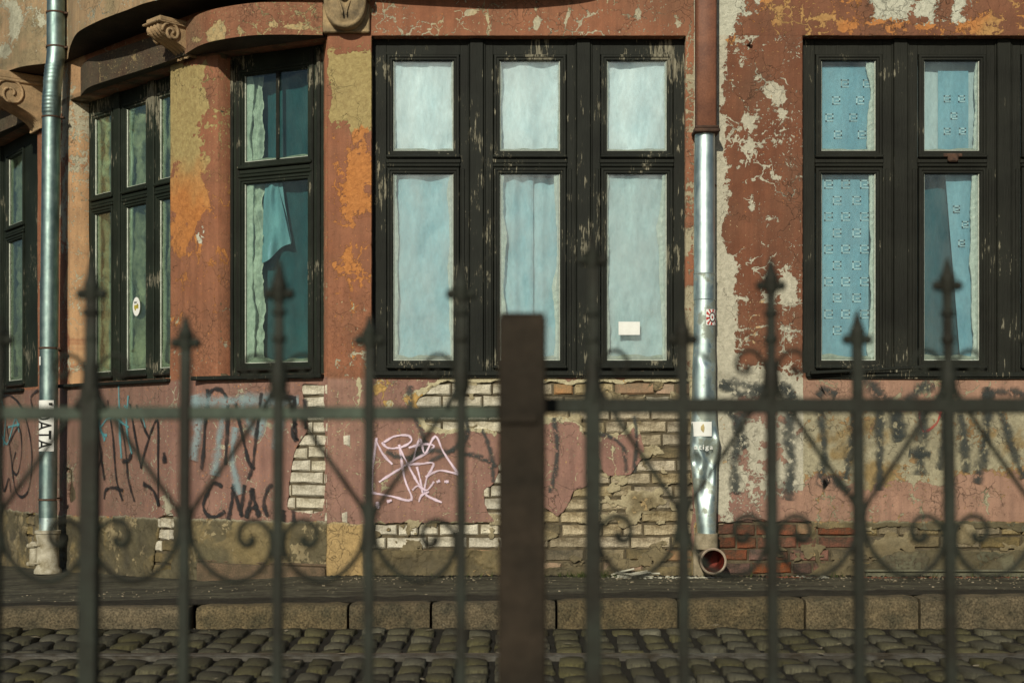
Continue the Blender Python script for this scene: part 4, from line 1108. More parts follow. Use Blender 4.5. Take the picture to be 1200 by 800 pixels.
# sills
def sill(win, frame, u0, u1, wf, z, proj=.035, t=.030, tilt=0.0):
    b = MB(); b.bbox((u0, -proj, z - t), (u1, wf + .03, z), .004); b.bbox((u0 + .01, -proj + .012, z - t - .012), (u1 - .01, .01, z - t - .001), .003)
    return b.build('sill', M['sill'], win)
sill(winM, FR0, U0(436), U0(803), WF, ZS + .012)
sill(winR, FR0, U0(941), U0(1324), WF, ZS + .004, .03)
# iron hook left in the pier
m = MB(); hx, hz = X_at(877, 9), Z_at(53, 9); m.tube([(hx, .02, hz), (hx, -.03, hz), (hx + .008, -.045, hz + .006), (hx + .012, -.045, hz + .02)], .006, 6); m.lathe([(.004, -.004), (.014, -.003), (.014, .003), (.004, .004)], (hx, -.006, hz), 10)
m.build('wall_hook', M['rust'], building)
# loose board lying along the right sill
m = MB(); m.bbox((-.40, -.02, -.010), (.40, .02, .010), .004)
o = m.build('loose_board', M['sill'], winR); o.matrix_local = Matrix.Translation((X_at(1020, 9), -.055, ZS + .02)) @ Matrix.Rotation(R(-3.0), 4, 'Y')

# window 2 (oblique, beside the pilaster)
w2 = .13
ua, ub = FR2.u(286.5, w2), FR2.u(360, w2)
win2 = make_window(FR2, FR2.u(255, w2) - .02, FR2.u(383, w2) + .05, [(ua, ub)], w2, M['wood_left'], M['glass_dark'], 'narrow window with black frame between the two painted pilasters')
um = FR2.u(325, w2)
m = MB(); m.bbox((um - .013, w2 + .0, ZU0 - .002), (um + .013, w2 + .013, ZU1 + .002), .003); m.build('muntin', M['wood_worn'], win2)
for uu in (FR2.u(263, w2), FR2.u(272, w2), FR2.u(280, w2), FR2.u(366, w2), FR2.u(374, w2)):
    m = MB(); m.bbox((uu - .014, w2 - .014, ZS + .0), (uu + .014, w2 + .001, ZL - .02), .004); m.build('bead', M['wood_worn'], win2)
put_strip(win2, FR2, ua, ZD0, ZD1, 1, .05, 51, w2 + .026); put_strip(win2, FR2, ua, ZU0, ZU1, 1, .05, 52, w2 + .026)
b = MB(); b.bbox((FR2.u(228), -.05, ZS - .03), (FR2.u(380), w2 + .03, ZS - .002), .006); b.build('sill', M['sill'], win2)
curtain(FR2, ua - .05, ub + .05, ZD0 - .05, ZU1 + .04, w2 + .12, M['teal_backing'], 'dark teal backing added behind the narrow window beside the yellow pilaster', folds=2.2, amp=.012, seed=61)
curtain(FR2, ua - .0, ua + .11, ZD0 - .03, ZU1 + .02, w2 + .06, M['foam_and_lit_edge'], 'crumpled white plastic sheet bunched at the left of the narrow window', folds=2.5, amp=.012, wrinkle=.022, wsc=18, seed=62, cat='plastic sheet', name='plastic_sheet')
# cloth wedge caught on the sash
b = MB()
def wpt(px, py, w_): return (FR2.u(px, w_), w_, FR2.z(px, py, w_))
ww = w2 + .045
NT = 26
def edge_pt(pts, t):
    f_ = t * (len(pts) - 1); i_ = min(int(f_), len(pts) - 2); f_ -= i_; return (pts[i_][0] * (1 - f_) + pts[i_ + 1][0] * f_, pts[i_][1] * (1 - f_) + pts[i_ + 1][1] * f_)
le, re_ = [(312, 206), (309, 235), (308, 270), (307, 308)], [(323, 203), (327, 222), (334, 252), (341, 284)]
for i in range(NT + 1):
    for k in range(13):
        t, c = i / NT, k / 12; l_, r_ = edge_pt(le, t), edge_pt(re_, t)
        x_ = l_[0] * (1 - c) + r_[0] * c; y_ = l_[1] * (1 - c) + r_[1] * c + 2.0 * math.sin(c * 7) * t
        b.v.append(wpt(x_, y_, ww + .016 * math.sin(c * 9 + t * 2.5) * (.4 + t) + .010 * math.sin(t * 11 + c * 4)))
for i in range(NT):
    for k in range(12): a_ = i * 13 + k; b.f.append([a_ + 13, a_ + 14, a_ + 1, a_]); b.m.append(0)
o = b.build('hanging_towel', M['cloth_blue'], None, smooth=True); o.matrix_local = FR2.M
tag(o, 'blue folded towel hanging as a slanted wedge in the narrow window', 'towel')
b = MB(); st = [(322, 205), (330, 208), (334, 240), (342, 284), (340, 288), (336, 270), (328, 236)]
b.add([wpt(x, y, ww + .014) for x, y in st] + [wpt(x, y, ww + .020) for x, y in st], [tuple(range(7))[::-1], tuple(range(7, 14))] + [(i, (i + 1) % 7, (i + 1) % 7 + 7, i + 7) for i in range(7)])
o2 = b.build('patterned_border', M['cloth_blue'], o)

# window 1 on the receding wall
w1 = .15
def c1u(px): return FR1.u(px, w1)
cols1 = [(c1u(111), c1u(130)), (c1u(148), c1u(171)), (c1u(187), c1u(210))]
win1 = make_window(FR1, c1u(100) - .02, c1u(226), cols1, w1, M['wood_left'], M['glass_left'], 'receding window with greenish crumpled sheets behind its panes')
for i, (a_, c_) in enumerate(cols1):
    put_strip(win1, FR1, a_, ZD0, ZD1, 1, .026, 91 + i, w1 + .026); put_strip(win1, FR1, a_, ZU0, ZU1, 1, .026, 95 + i, w1 + .026)  # pale strips put in for the lit inner frame edge
    curtain(FR1, a_ - .03, c_ + .03, ZD0 - .05, ZU1 + .03, w1 + .07, M['cloth_green'], ['crumpled grey-green sheet in the far left light of the receding window', 'crumpled grey-green sheet behind the oval sticker', 'crumpled grey-green sheet in the light next to the yellow pilaster'][i], folds=1.2, amp=.010, wrinkle=.030, wsc=16, seed=71 + i, cat='plastic sheet', name='crumpled_sheet')
b = MB(); b.bbox((c1u(100) - .12, -.04, ZS - .03), (c1u(222), w1 + .03, ZS - .004), .006); b.build('sill', M['sill'], win1)
# oval sticker
b = MB(); cu, cz = FR1.u(158.3, w1), FR1.z(158.3, 359, w1); ru_, rz_ = abs(FR1.u(162.6, w1) - FR1.u(154, w1)) / 2, .070
vs = [(cu + ru_ * math.cos(t * math.pi / 12), w1 + .0105, cz + rz_ * math.sin(t * math.pi / 12)) for t in range(24)]
b.add(vs, [tuple(range(24))]); so = b.build('oval_sticker', M['white'], win1)
b = MB(); b.box((cu - .028, w1 + .0085, cz - .015), (cu + .030, w1 + .0100, cz + .012), 0); b.box((cu - .02, w1 + .0085, cz - .028), (cu - .004, w1 + .0100, cz - .014), 0); b.box((cu + .01, w1 + .0085, cz + .013), (cu + .024, w1 + .0100, cz + .02), 0)
b.box((cu - .030, w1 + .0085, cz + .024), (cu + .004, w1 + .0100, cz + .029), 1); b.box((cu - .030, w1 + .0085, cz + .033), (cu + .010, w1 + .0100, cz + .037), 1)
b.build('sticker_print', [M['yellowprint'], M['black']], so)

# window 0 at the far left
w0_ = .12
def c0u(px): return FRW.u(px, w0_)
cols0 = [(c0u(-46), c0u(-34)), (c0u(-20), c0u(-6)), (c0u(10), c0u(27))]
win0 = make_window(FRW, c0u(-70), c0u(44) + .03, cols0, w0_, M['wood_left'], M['glass_left'], 'dark window at the far left edge past the long drainpipe')
for i, (a_, c_) in enumerate(cols0):
    put_strip(win0, FRW, a_, ZD0, ZD1, 1, .026, 101 + i, w0_ + .026); put_strip(win0, FRW, a_, ZU0, ZU1, 1, .026, 105 + i, w0_ + .026)  # same pale strips, painting light on the inner frame edge
    curtain(FRW, a_ - .03, c_ + .03, ZD0 - .05, ZU1 + .03, w0_ + .07, M['cloth_green'], ['crumpled grey-green sheet cut off by the left edge, far left window', 'crumpled grey-green sheet at the very left edge of the photo', 'crumpled grey-green sheet behind the panes just left of the long drainpipe'][i], folds=1.2, amp=.010, wrinkle=.026, wsc=16, seed=81 + i, cat='plastic sheet', name='crumpled_sheet')
b = MB(); b.bbox((c0u(-70), -.04, ZS - .03), (c0u(46), w0_ + .03, ZS - .004), .006); b.build('sill', M['sill'], win0)

# ------------------------------------------------------------------ downpipes
def ring_tube(b, rings, n=24, mi=0, cap=True):
    """rings: (cx, cy, z, rx, ry, fn) ; fn(angle) -> extra radius factor"""
    k = len(b.v)
    for (x, y, z, rx, ry, fn) in rings:
        for q in range(n):
            a_ = 2 * math.pi * q / n; e = fn(a_) if fn else 1.0
            b.v.append((x + rx * math.cos(a_) * e, y + ry * math.sin(a_) * e, z))
    m_ = len(rings)
    for i in range(m_ - 1):
        for q in range(n):
            q2 = (q + 1) % n; f_ = [k + i * n + q, k + i * n + q2, k + (i + 1) * n + q2, k + (i + 1) * n + q]
            if rings[0][2] > rings[-1][2]: f_ = f_[::-1]
            b.f.append(f_); b.m.append(mi)
    if cap:
        b.f.append([k + q for q in range(n)]); b.m.append(mi); b.f.append([k + (m_ - 1) * n + q for q in range(n)]); b.m.append(mi)
dpA = empty('downpipe', (X_at(57, 10.62), 1.62, wallz(-3.5)))
tag(dpA, 'long zinc downpipe with a bend and a white word label, at the receding corner', 'drainpipe')
def kid(b, name, mat, par, smooth=True):
    o = b.build(name, mat, None, smooth=False)
    o.parent = par; o.matrix_parent_inverse = Matrix.Translation(par.location).inverted()
    if smooth: smooth_by_angle(o, 50)
    return o
dA = 10.62; rA = .066
def A(px, py): return (X_at(px, dA), dA - 9, Z_at(py, dA))
def seg(name, p, q, r0, r1, par, mat, n=24, steps=2, taperend=True):
    b = MB(); rings = []
    for i in range(steps + 1):
        t = i / steps
        rings.append((p[0] + (q[0] - p[0]) * t, p[1] + (q[1] - p[1]) * t, p[2] + (q[2] - p[2]) * t, r0 + (r1 - r0) * t, r0 + (r1 - r0) * t, None))
    ring_tube(b, rings, n); return kid(b, name, mat, par)
seg('pipe_section', A(65.5, -132), A(65.5, 17), rA, rA, dpA, M['zinc_dark'])
seg('pipe_section', A(65.5, 14), A(65.5, 57), rA + .003, rA + .002, dpA, M['zinc_dark'])
# ribbed double elbow
b = MB(); rings = []
for i in range(61):
    t = i / 60; py = 55 + t * (139 - 55); px = 66 - 5.5 * (t * t * (3 - 2 * t)) ; bulge = .012 * math.sin(t * math.pi)
    rib = (.0045 * abs(math.sin(t * math.pi * 19))) if (.28 < t < .55 or .66 < t < .92) else 0
    x, y, z = A(px, py); y -= bulge * 2
    rings.append((x, y, z, rA + .002 + rib, rA + .002 + rib, lambda a_, k=rib: 1 - (.5 * k / rA if math.cos(a_) > .2 else 0)))
ring_tube(b, rings); kid(b, 'pipe_elbow', M['zinc_dark'], dpA)
seg('pipe_section', A(60.5, 136), A(58.0, 330), rA + .003, rA, dpA, M['zinc_dark'], steps=4)
seg('pipe_section', A(58.0, 326), A(56.2, 590), rA + .003, rA, dpA, M['zinc_dark'], steps=4)
seg('pipe_section', A(56.2, 604), A(56.0, 626), rA - .001, rA - .001, dpA, M['zinc_dirty'])
seg('pipe_section', A(56.2, 587), A(56.2, 606), rA + .002, rA + .001, dpA, M['zinc_dark'])
for px, py in ((65.5, 16), (65.5, 56), (60.5, 138), (57.0, 408), (56.2, 585)):
    b = MB(); x, y, z = A(px, py); b.lathe([(rA + .001, -.008), (rA + .008, -.006), (rA + .008, .006), (rA + .001, .008)], (x, y, z), 24)
    b.box((x + rA, y - .02, z - .006), (x + rA + .03, y + .02, z + .006)); b.box((x - .01, y + rA - .005, z - .005), (x + .01, y + .35, z + .005))
    kid(b, 'pipe_clip', M['rust'], dpA)
# socket at the foot
zf = Z_at(671, dA)
b = MB(); x, y, _ = A(56.0, 640); rs_ = .082; zt = Z_at(621, dA)
b.lathe([(rs_ + .020, zf), (rs_ + .020, zf + .022), (rs_ + .002, zf + .05), (rs_ - .002, zt - .07), (rs_ + .006, zt - .05), (rs_ + .006, zt - .028), (rs_ + .014, zt - .022), (rs_ + .014, zt), (rA + .004, zt + .002)], (x, y, 0), 28)
kid(b, 'cast_iron_socket', M['claylight'], dpA)
b = MB(); b.bbox((x - rs_ - .045, y - .05, Z_at(662, dA)), (x - rs_ + .012, y + .02, Z_at(634, dA)), .012)
for pz in (637, 658): b.bbox((x - rs_ - .06, y - .065, Z_at(pz + 4, dA)), (x - rs_ + .005, y + .03, Z_at(pz - 1, dA)), .008); b.tube([(x - rs_ - .02, y - .06, Z_at(pz + 1, dA)), (x - rs_ + .05, y - .075, Z_at(pz + 1, dA))], .007, 8)
kid(b, 'inspection_cover', M['claylight'], dpA)
# label with DATA, wrapped on the pipe
def wrap_panel(cx, cy, r, a0, a1, z0, z1, mat, name, par, n=14):
    b = MB(); vs = []
    for i in range(n + 1):
        a_ = a0 + (a1 - a0) * i / n
        for z in (z0, z1): vs.append((cx + r * math.sin(a_), cy - r * math.cos(a_), z))
    b.add(vs, [(2 * i, 2 * i + 2, 2 * i + 3, 2 * i + 1) for i in range(n)]); return kid(b, name, mat, par)
def text_mesh(s, size, space=1.0):
    cu_ = bpy.data.curves.new('lettering', 'FONT'); cu_.body = s; cu_.size = size; cu_.space_character = space; cu_.resolution_u = 3; cu_.offset = size * .012
    o = bpy.data.objects.new('lettering', cu_); COL.objects.link(o)
    dg = bpy.context.evaluated_depsgraph_get(); me = bpy.data.meshes.new_from_object(o.evaluated_get(dg))
    bpy.data.objects.remove(o)
    return me
xl, yl, _ = A(56.8, 500)
lab = wrap_panel(xl, yl, rA + .0035, R(-68), R(52), Z_at(528.5, dA), Z_at(469, dA), M['white'], 'word_label', dpA)
me = text_mesh('DATA', .100, 1.0)
co = np.array([v.co[:] for v in me.vertices]); mx, mn = co.max(0), co.min(0)
bm = bmesh.new(); bm.from_mesh(me); bmesh.ops.subdivide_edges(bm, edges=[e for e in bm.edges if e.calc_length() > .012], cuts=5); bmesh.ops.triangulate(bm, faces=bm.faces[:]); bm.to_mesh(me); bm.free()
hgt = mx[1] - mn[1]; zt_ = Z_at(481, dA); zb_ = Z_at(526.5, dA); sc = (zt_ - zb_) / (mx[0] - mn[0])
for v in me.vertices:
    a_ = R(-62) + (v.co.y - mn[1]) / hgt * R(98); z = zt_ - (v.co.x - mn[0]) * sc
    v.co = (xl + (rA + .0050) * math.sin(a_), yl - (rA + .0050) * math.cos(a_), z)
me.materials.append(M['black']); lo = bpy.data.objects.new('lettering', me); link(lo, lab)
b = MB(); a_ = R(20); b.box((xl + .026, yl - rA - .006, Z_at(474.5, dA)), (xl + .046, yl - rA + .016, Z_at(472, dA))); kid(b, 'letter_fragment', M['black'], lab, False)
wrap_panel(xl + .002, yl, rA + .003, R(-75), R(-40), Z_at(428, dA), Z_at(418, dA), M['white'], 'small_sticker', dpA)

# second downpipe: painted square pipe above, crumpled zinc pipe below, clay bend at the foot
dB = 8.90
def B(px, py, d=dB): return (X_at(px, d), d - 9, Z_at(py, d))
dpB = empty('downpipe', (X_at(830, dB), dB - 9, 0))
tag(dpB, 'crumpled zinc downpipe below a red painted square pipe, beside the middle window', 'drainpipe')
b = MB(); a_, c_ = B(815.5, -60), B(838.5, 151)
b.bbox((a_[0], -.16, c_[2]), (c_[0], -.035, a_[2]), .012); kid(b, 'square_pipe', M['redpipe'], dpB)
b = MB(); b.bbox((B(812, 0)[0], -.18, Z_at(157.5, dB)), (B(842, 0)[0], -.02, Z_at(153, dB)), .006); b.bbox((B(813.5, 0)[0], -.172, Z_at(153, dB)), (B(840.5, 0)[0], -.03, Z_at(149.5, dB)), .006)
kid(b, 'flange', M['rust'], dpB)
# edges in px: (py, left, right, front dent)
prof = [(157, 814.5, 838), (200, 813.5, 838), (322, 813.5, 838)]
prof2 = [(320, 813, 838.3), (350, 813, 838.2), (352, 813.3, 838), (400, 813, 838), (414, 812.5, 838.5), (422, 812, 839), (440, 811.5, 839), (470, 811, 839), (490, 810.3, 840), (505, 809.5, 841), (514, 809, 843.3), (522, 808.8, 842.5), (532, 808.6, 841.5), (545, 810, 840.8), (565, 812, 840.4), (590, 814.5, 839.8), (612, 816.5, 839.5), (626, 818, 839.5)]
def lerpprof(pr, n):
    ys = [p[0] for p in pr]; L_ = [p[1] for p in pr]; R_ = [p[2] for p in pr]
    out = []
    for i in range(n + 1):
        py = ys[0] + (ys[-1] - ys[0]) * i / n; out.append((py, np.interp(py, ys, L_), np.interp(py, ys, R_)))
    return out
b = MB(); rings = [((X_at(l, dB) + X_at(r_, dB)) / 2, -.09, Z_at(py, dB), (X_at(r_, dB) - X_at(l, dB)) / 2, .062, None) for py, l, r_ in lerpprof(prof, 10)]
ring_tube(b, rings, 32); kid(b, 'pipe_section', M['zinc'], dpB)
b = MB(); nz_, na_ = 150, 56
k0_ = 0
for i, (py, l, r_) in enumerate(lerpprof(prof2, nz_)):
    cx_ = (X_at(l, dB) + X_at(r_, dB)) / 2; rx = (X_at(r_, dB) - X_at(l, dB)) / 2; z = Z_at(py, dB)
    for q in range(na_):
        a_ = 2 * math.pi * q / na_; ca, sa = math.cos(a_), math.sin(a_)
        fy = .062
        x = cx_ + rx * ca; y = -.09 + fy * sa
        px_ = HX + x / dB * F
        if sa < 0:
            # pinched dents
            y += .015 * math.exp(-((px_ - 829) / 8) ** 2 - ((py - 423 - (px_ - 826) * .5) / 5) ** 2)
            y += .040 * math.exp(-((px_ - (829 + (py - 540) * -.10)) / 7.5) ** 2) * math.exp(-((py - 552) / 34) ** 2)
            y += .045 * math.exp(-((px_ - 815) / 6) ** 2 - ((py - 540) / 10) ** 2)
            y -= .018 * math.exp(-((px_ - 841) / 4) ** 2 - ((py - 520) / 14) ** 2)
            y += .018 * math.exp(-((px_ - 834) / 5) ** 2 - ((py - 470) / 45) ** 2) * .6
            y += .018 * (1 / (1 + math.exp(-(px_ - 818 - (py - 527) * .9) / 1.3)) - .5) * math.exp(-((py - 535) / 14) ** 2)
        b.v.append((x, y, z))
for i in range(nz_):
    for q in range(na_):
        q2 = (q + 1) % na_; b.f.append([i * na_ + q, (i + 1) * na_ + q, (i + 1) * na_ + q2, i * na_ + q2]); b.m.append(0)
o = kid(b, 'pipe_section', M['zinc_dirty'], dpB); o.data.polygons.foreach_set('use_smooth', [True] * len(o.data.polygons)); o['label'] = 'crumpled lower length of the zinc pipe'
for py, rr in ((321, .0), (351, .0)):
    b = MB(); x = X_at(825.7, dB); b.lathe([(.0695, -.003), (.0715, 0), (.0695, .003)], (x, -.09, Z_at(py, dB)), 32)
    for i in range(len(b.v)): v = b.v[i]; b.v[i] = (v[0], -.09 + (v[1] + .09) * .9, v[2])
    kid(b, 'seam_ring', M['zinc'], dpB)
def flat_sheet(b, x0, x1, z0, z1, y, mi=0): b.add([(x0, y, z0), (x1, y, z0), (x1, y, z1), (x0, y, z1)], [(0, 1, 2, 3)], mi)
b = MB()
xa, xb = X_at(810.2, dB), X_at(832.8, dB); za, zb_ = Z_at(511, dB), Z_at(494, dB); xc, rx = X_at(825.3, dB), (X_at(840.5, dB) - X_at(810, dB)) / 2
def onpipe(x, off): 
    t = max(-1, min(1, (x - xc) / rx)); return -.09 - .062 * math.sqrt(max(0.02, 1 - t * t)) - off
nst = 10; vs = []
for i in range(nst + 1):
    x = xa + (xb - xa) * i / nst; vs += [(x, onpipe(x, .004), za), (x, onpipe(x, .004), zb_)]
b.add(vs, [(2 * i, 2 * i + 2, 2 * i + 3, 2 * i + 1) for i in range(nst)]); st = kid(b, 'paper_sticker', M['white'], dpB)
b = MB(); cx_, cz_ = X_at(822, dB), Z_at(501.5, dB)
vs = [(cx_ + .012 * math.cos(t), onpipe(cx_ + .012 * math.cos(t), .006), cz_ + .024 * math.sin(t) * (1 - .25 * math.cos(3 * t))) for t in [i * math.pi / 10 for i in range(20)]]
b.add(vs, [tuple(range(20))]); kid(b, 'sticker_print', M['tanprint'], st, False)
# pale lettering on the pipe
me = text_mesh('atiga', .05, 1.25); co = np.array([v.co[:] for v in me.vertices]); mx, mn = co.max(0), co.min(0)
for v in me.vertices:
    x = X_at(812.5, dB) + (v.co.x - mn[0]) / (mx[0] - mn[0]) * (X_at(834, dB) - X_at(812.5, dB)); z = Z_at(528, dB) + (v.co.y - mn[1]) / (mx[1] - mn[1]) * (Z_at(521, dB) - Z_at(528, dB))
    v.co = (x, onpipe(x, .012), z)
me.materials.append(M['white']); lo = bpy.data.objects.new('lettering', me); link(lo, dpB); lo.matrix_parent_inverse = Matrix.Translation(dpB.location).inverted()
# small square sticker, red rays round a pale disc
xa, xb = X_at(826, dB), X_at(838.4, dB); za, zb_ = Z_at(381.5, dB), Z_at(363, dB); xc, rx = X_at(825.7, dB), X_at(838.6, dB) - X_at(825.7, dB)
cx_, cz_ = X_at(833.6, dB), (za + zb_) / 2
def ray_sheet(mats_fn, name, par, off):
    pass
b = MB(); vs = []
for i in range(9):
    x = xa + (xb - xa) * i / 8; vs += [(x, onpipe(x, .003), za), (x, onpipe(x, .003), zb_)]
b.add(vs, [(2 * i, 2 * i + 2, 2 * i + 3, 2 * i + 1) for i in range(8)]); sq = kid(b, 'square_sticker', M['white'], dpB)
b = MB()
for k in range(10):
    t0, t1 = k * math.tau / 10, k * math.tau / 10 + .32
    def rp(t, r_): 
        x = cx_ + r_ * math.cos(t) * .75; z = cz_ + r_ * math.sin(t) * 1.1
        x = min(max(x, xa + .001), xb - .001); z = min(max(z, za + .001), zb_ - .001); return (x, onpipe(x, .0045), z)
    b.add([rp(t0, .026), rp(t1, .026), rp(t1, .060), rp(t0, .060)], [(0, 1, 2, 3)], 0)
def disc(b, r_, off, mi):
    b.add([(cx_ + r_ * .62 * math.cos(t * math.tau / 20), onpipe(cx_ + r_ * .62 * math.cos(t * math.tau / 20), off), cz_ + r_ * math.sin(t * math.tau / 20)) for t in range(20)], [tuple(range(20))], mi)
disc(b, .032, .0055, 1); disc(b, .024, .0065, 2); disc(b, .009, .0075, 0)
kid(b, 'sticker_print', [M['redprint'], M['black'], M['white']], sq, False)
# foot: cement collar and open clay mouth
b = MB(); x = X_at(828, dB)
b.bbox((x - .075, -.045, -.03), (x + .085, .02, Z_at(640, dB)), .01); b.lathe([(.070, Z_at(643, dB)), (.074, Z_at(640, dB)), (.074, Z_at(625, dB)), (.058, Z_at(624, dB))], (x, -.085, 0), 28); kid(b, 'cement_collar', M['clay'], dpB)
b = MB(); cx_, cz_ = X_at(832.3, dB), Z_at(657, 8.78); n_ = 32
rings_ = [(.074, -.06), (.080, -.215), (.084, -.222), (.084, -.238), (.078, -.243), (.070, -.238), (.066, -.20), (.060, -.05)]
for r_, y in rings_:
    for q in range(n_): b.v.append((cx_ + r_ * math.cos(q * math.tau / n_), y, cz_ + r_ * math.sin(q * math.tau / n_)))
for i in range(len(rings_) - 1):
    for q in range(n_):
        q2 = (q + 1) % n_; b.f.append([i * n_ + q, i * n_ + q2, (i + 1) * n_ + q2, (i + 1) * n_ + q]); b.m.append(0 if i < 5 else 1)
b.f.append([(len(rings_) - 1) * n_ + q for q in range(n_)]); b.m.append(1)
kid(b, 'clay_mouth', [M['claymouth'], M['inside_red']], dpB)

# ------------------------------------------------------------------ graffiti: sprayed strokes lying on the plaster
def wall_hit(px, py, which, off=.004):
    fr = {'m': FR0, 'c': FR2, 'l': FR1, 'w': FRW}[which]
    p = fr.a + fr.d * fr.u(px, -off) - fr.n * off
    return Vector((p.x, p.y, Z_at(py, p.y + 9))), -fr.n
def graffiti(strokes, mat, label, which='m', smooth=True):
    V_, Fc, UV = [], [], []
    for si, (wpx, pts) in enumerate(strokes):
        off = .007 + .0005 * si
        P = [Vector((x, y, 0)) for x, y in pts]
        P = catmull(P, 5) if smooth and len(P) > 2 else [P[0] + (P[-1] - P[0]) * t / 6 for t in range(7)]
        W = [wall_hit(p.x, p.y, which, off) for p in P]; k = len(V_); n_ = len(W)
        for i in range(n_):
            t = (W[min(i + 1, n_ - 1)][0] - W[max(i - 1, 0)][0]).normalized(); sd_ = t.cross(W[i][1]).normalized()
            hw = wpx * .0055 * .5 * (1 + .22 * math.sin(i * .7 + si * 1.7) + .15 * math.sin(i * 1.9 + si)) * (1.25 if mat is M['sp_lilac'] else 1.35 if mat is M['sp_dim'] else 1.6)
            e = W[i][0] - (t * hw * .6 if i == 0 else Vector()) + (t * hw * .6 if i == n_ - 1 else Vector())
            V_ += [tuple(e + sd_ * hw), tuple(e - sd_ * hw)]
        for i in range(n_ - 1):
            Fc.append((k + 2 * i, k + 2 * i + 1, k + 2 * i + 3, k + 2 * i + 2)); UV += [(0, 1), (0, 0), (1, 0), (1, 1)]
    me = bpy.data.meshes.new('graffiti'); me.from_pydata(V_, [], Fc); uvl = me.uv_layers.new(name='UVMap')
    uvl.data.foreach_set('uv', np.array(UV, np.float32).ravel()); me.materials.append(mat)
    o = link(bpy.data.objects.new('graffiti', me), building); o['label'] = label
    return o
graffiti([(3.2, [(441, 514), (437, 545), (436, 577)]), (3.2, [(436, 577), (458, 581), (482, 585), (474, 560), (468, 522)]), (3.2, [(441, 517), (449, 532), (459, 543)]),
          (3.2, [(445, 564), (462, 553), (480, 542), (508, 524), (498, 520), (480, 524)]), (3, [(450, 518), (462, 511), (478, 510), (482, 516), (472, 523), (456, 525), (448, 519)]),
          (3, [(468, 524), (480, 548), (490, 566), (500, 580), (517, 588)]), (3, [(484, 540), (492, 514), (498, 531), (510, 511), (520, 530), (537, 555)]),
          (3, [(478, 544), (494, 543), (508, 543), (500, 560), (496, 577), (492, 560), (489, 548)]), (3, [(500, 558), (515, 551), (536, 555)]), (3, [(484, 573), (490, 569), (500, 574), (508, 565)]), (3, [(491, 587), (494, 580), (502, 576)]),
          (5, [(442, 589), (443, 594)]), (4, [(455, 587), (458, 586)]), (4, [(513, 564), (514, 563.5)]), (4, [(522, 564), (524, 564)])],
         M['sp_lilac'], 'pale lilac scribbled tag under the left of the middle window')
graffiti([(4.5, [(259, 569), (250, 566), (243, 578), (238, 592), (243, 603), (253, 605), (262, 600)]), (5.5, [(268, 605), (272, 585), (274, 570)]), (5.5, [(273, 572), (279, 590), (283, 603)]), (4.5, [(282, 602), (286, 570)]),
          (6, [(289, 604), (293, 588), (295, 574)]), (6.5, [(295, 576), (300, 594), (303, 603)]), (5, [(291, 596), (300, 594)]), (5, [(313, 603), (309, 590), (313, 574), (318, 568)]), (7, [(331, 606), (332, 600)]), (6, [(344, 600), (344, 608)])],
         M['sp_black'], 'black letters CNAC low on the pink wall', 'c')
graffiti([(5, [(242, 474), (240, 500), (238, 530), (236, 548)]), (5, [(244, 462), (250, 456), (259, 457), (265, 465)]), (5, [(243, 458), (243, 476)]), (5, [(267, 476), (266, 510), (264, 542)]),
          (4.5, [(276, 474), (284, 510), (291, 540), (297, 548)]), (4.5, [(306, 462), (303, 490), (299, 520), (296, 545), (291, 560)]), (4.5, [(318, 463), (345, 466)]), (5, [(345, 470), (345, 495), (347, 515), (342, 505), (345, 497)]), (4.5, [(357, 470), (358, 500)])],
         M['sp_black'], 'tall black letters crossing the railing height on the pink wall', 'c')
graffiti([(16, [(228, 470), (232, 500), (226, 530)]), (12, [(262, 482), (256, 520), (252, 550)]), (12, [(285, 478), (300, 510), (312, 470)]), (12, [(330, 478), (324, 520)]), (14, [(228, 470), (262, 470), (300, 468), (345, 470)]), (10, [(275, 505), (272, 540), (280, 575)])],
         M['sp_pale'], 'faded pale blue spray under the black letters', 'c')
graffiti([(4, [(95, 478), (108, 500), (119, 530), (112, 552), (104, 562)]), (4, [(110, 470), (116, 520), (122, 560)]), (4, [(126, 470), (132, 510), (136, 560), (143, 585)]), (4.5, [(122, 583), (124, 574), (132, 571), (143, 574)]),
          (4, [(138, 478), (146, 520), (150, 560), (157, 586)]), (6, [(144, 540), (150, 539), (153, 533)]), (4, [(152, 474), (158, 510), (165, 547)]), (4, [(165, 547), (172, 520), (184, 492), (185, 540), (185, 590)]), (5, [(185, 590), (179, 574), (169, 567)]), (4, [(160, 476), (168, 500), (174, 512)]), (8, [(192, 532), (192.5, 538)])],
         M['sp_black'], 'black zigzag tag below the receding window', 'l')
graffiti([(5, [(112, 480), (118, 505), (124, 510)]), (5, [(122, 484), (116, 495), (122, 514)]), (5, [(139, 450), (140, 500), (142, 535)]), (5, [(150, 465), (148, 500), (154, 530)]), (4, [(165, 480), (170, 500)]), (4, [(146, 476), (160, 488), (166, 480)]), (4, [(118, 500), (130, 488), (150, 500)])],
         M['sp_teal'], 'teal scrawl over the black zigzag tag', 'l')
graffiti([(4, [(-4, 470), (8, 463), (20, 470), (30, 490), (37, 530), (34, 570), (25, 582), (17, 570), (12, 530), (8, 500)]), (3.5, [(10, 520), (22, 500), (25, 530), (20, 555), (14, 548), (18, 530)]), (4, [(0, 545), (4, 575), (10, 560), (12, 575)]), (4, [(2, 498), (0, 530)]), (4, [(38, 478), (36, 465), (44, 457)])],
         M['sp_black'], 'looping black tag at the far left of the wall', 'w')
graffiti([(5, [(-2, 500), (8, 520), (18, 490), (22, 505)]), (5, [(2, 470), (6, 490), (4, 520)]), (4, [(10, 500), (22, 497)])], M['sp_teal'], 'teal scrawl under the looping black tag', 'w')
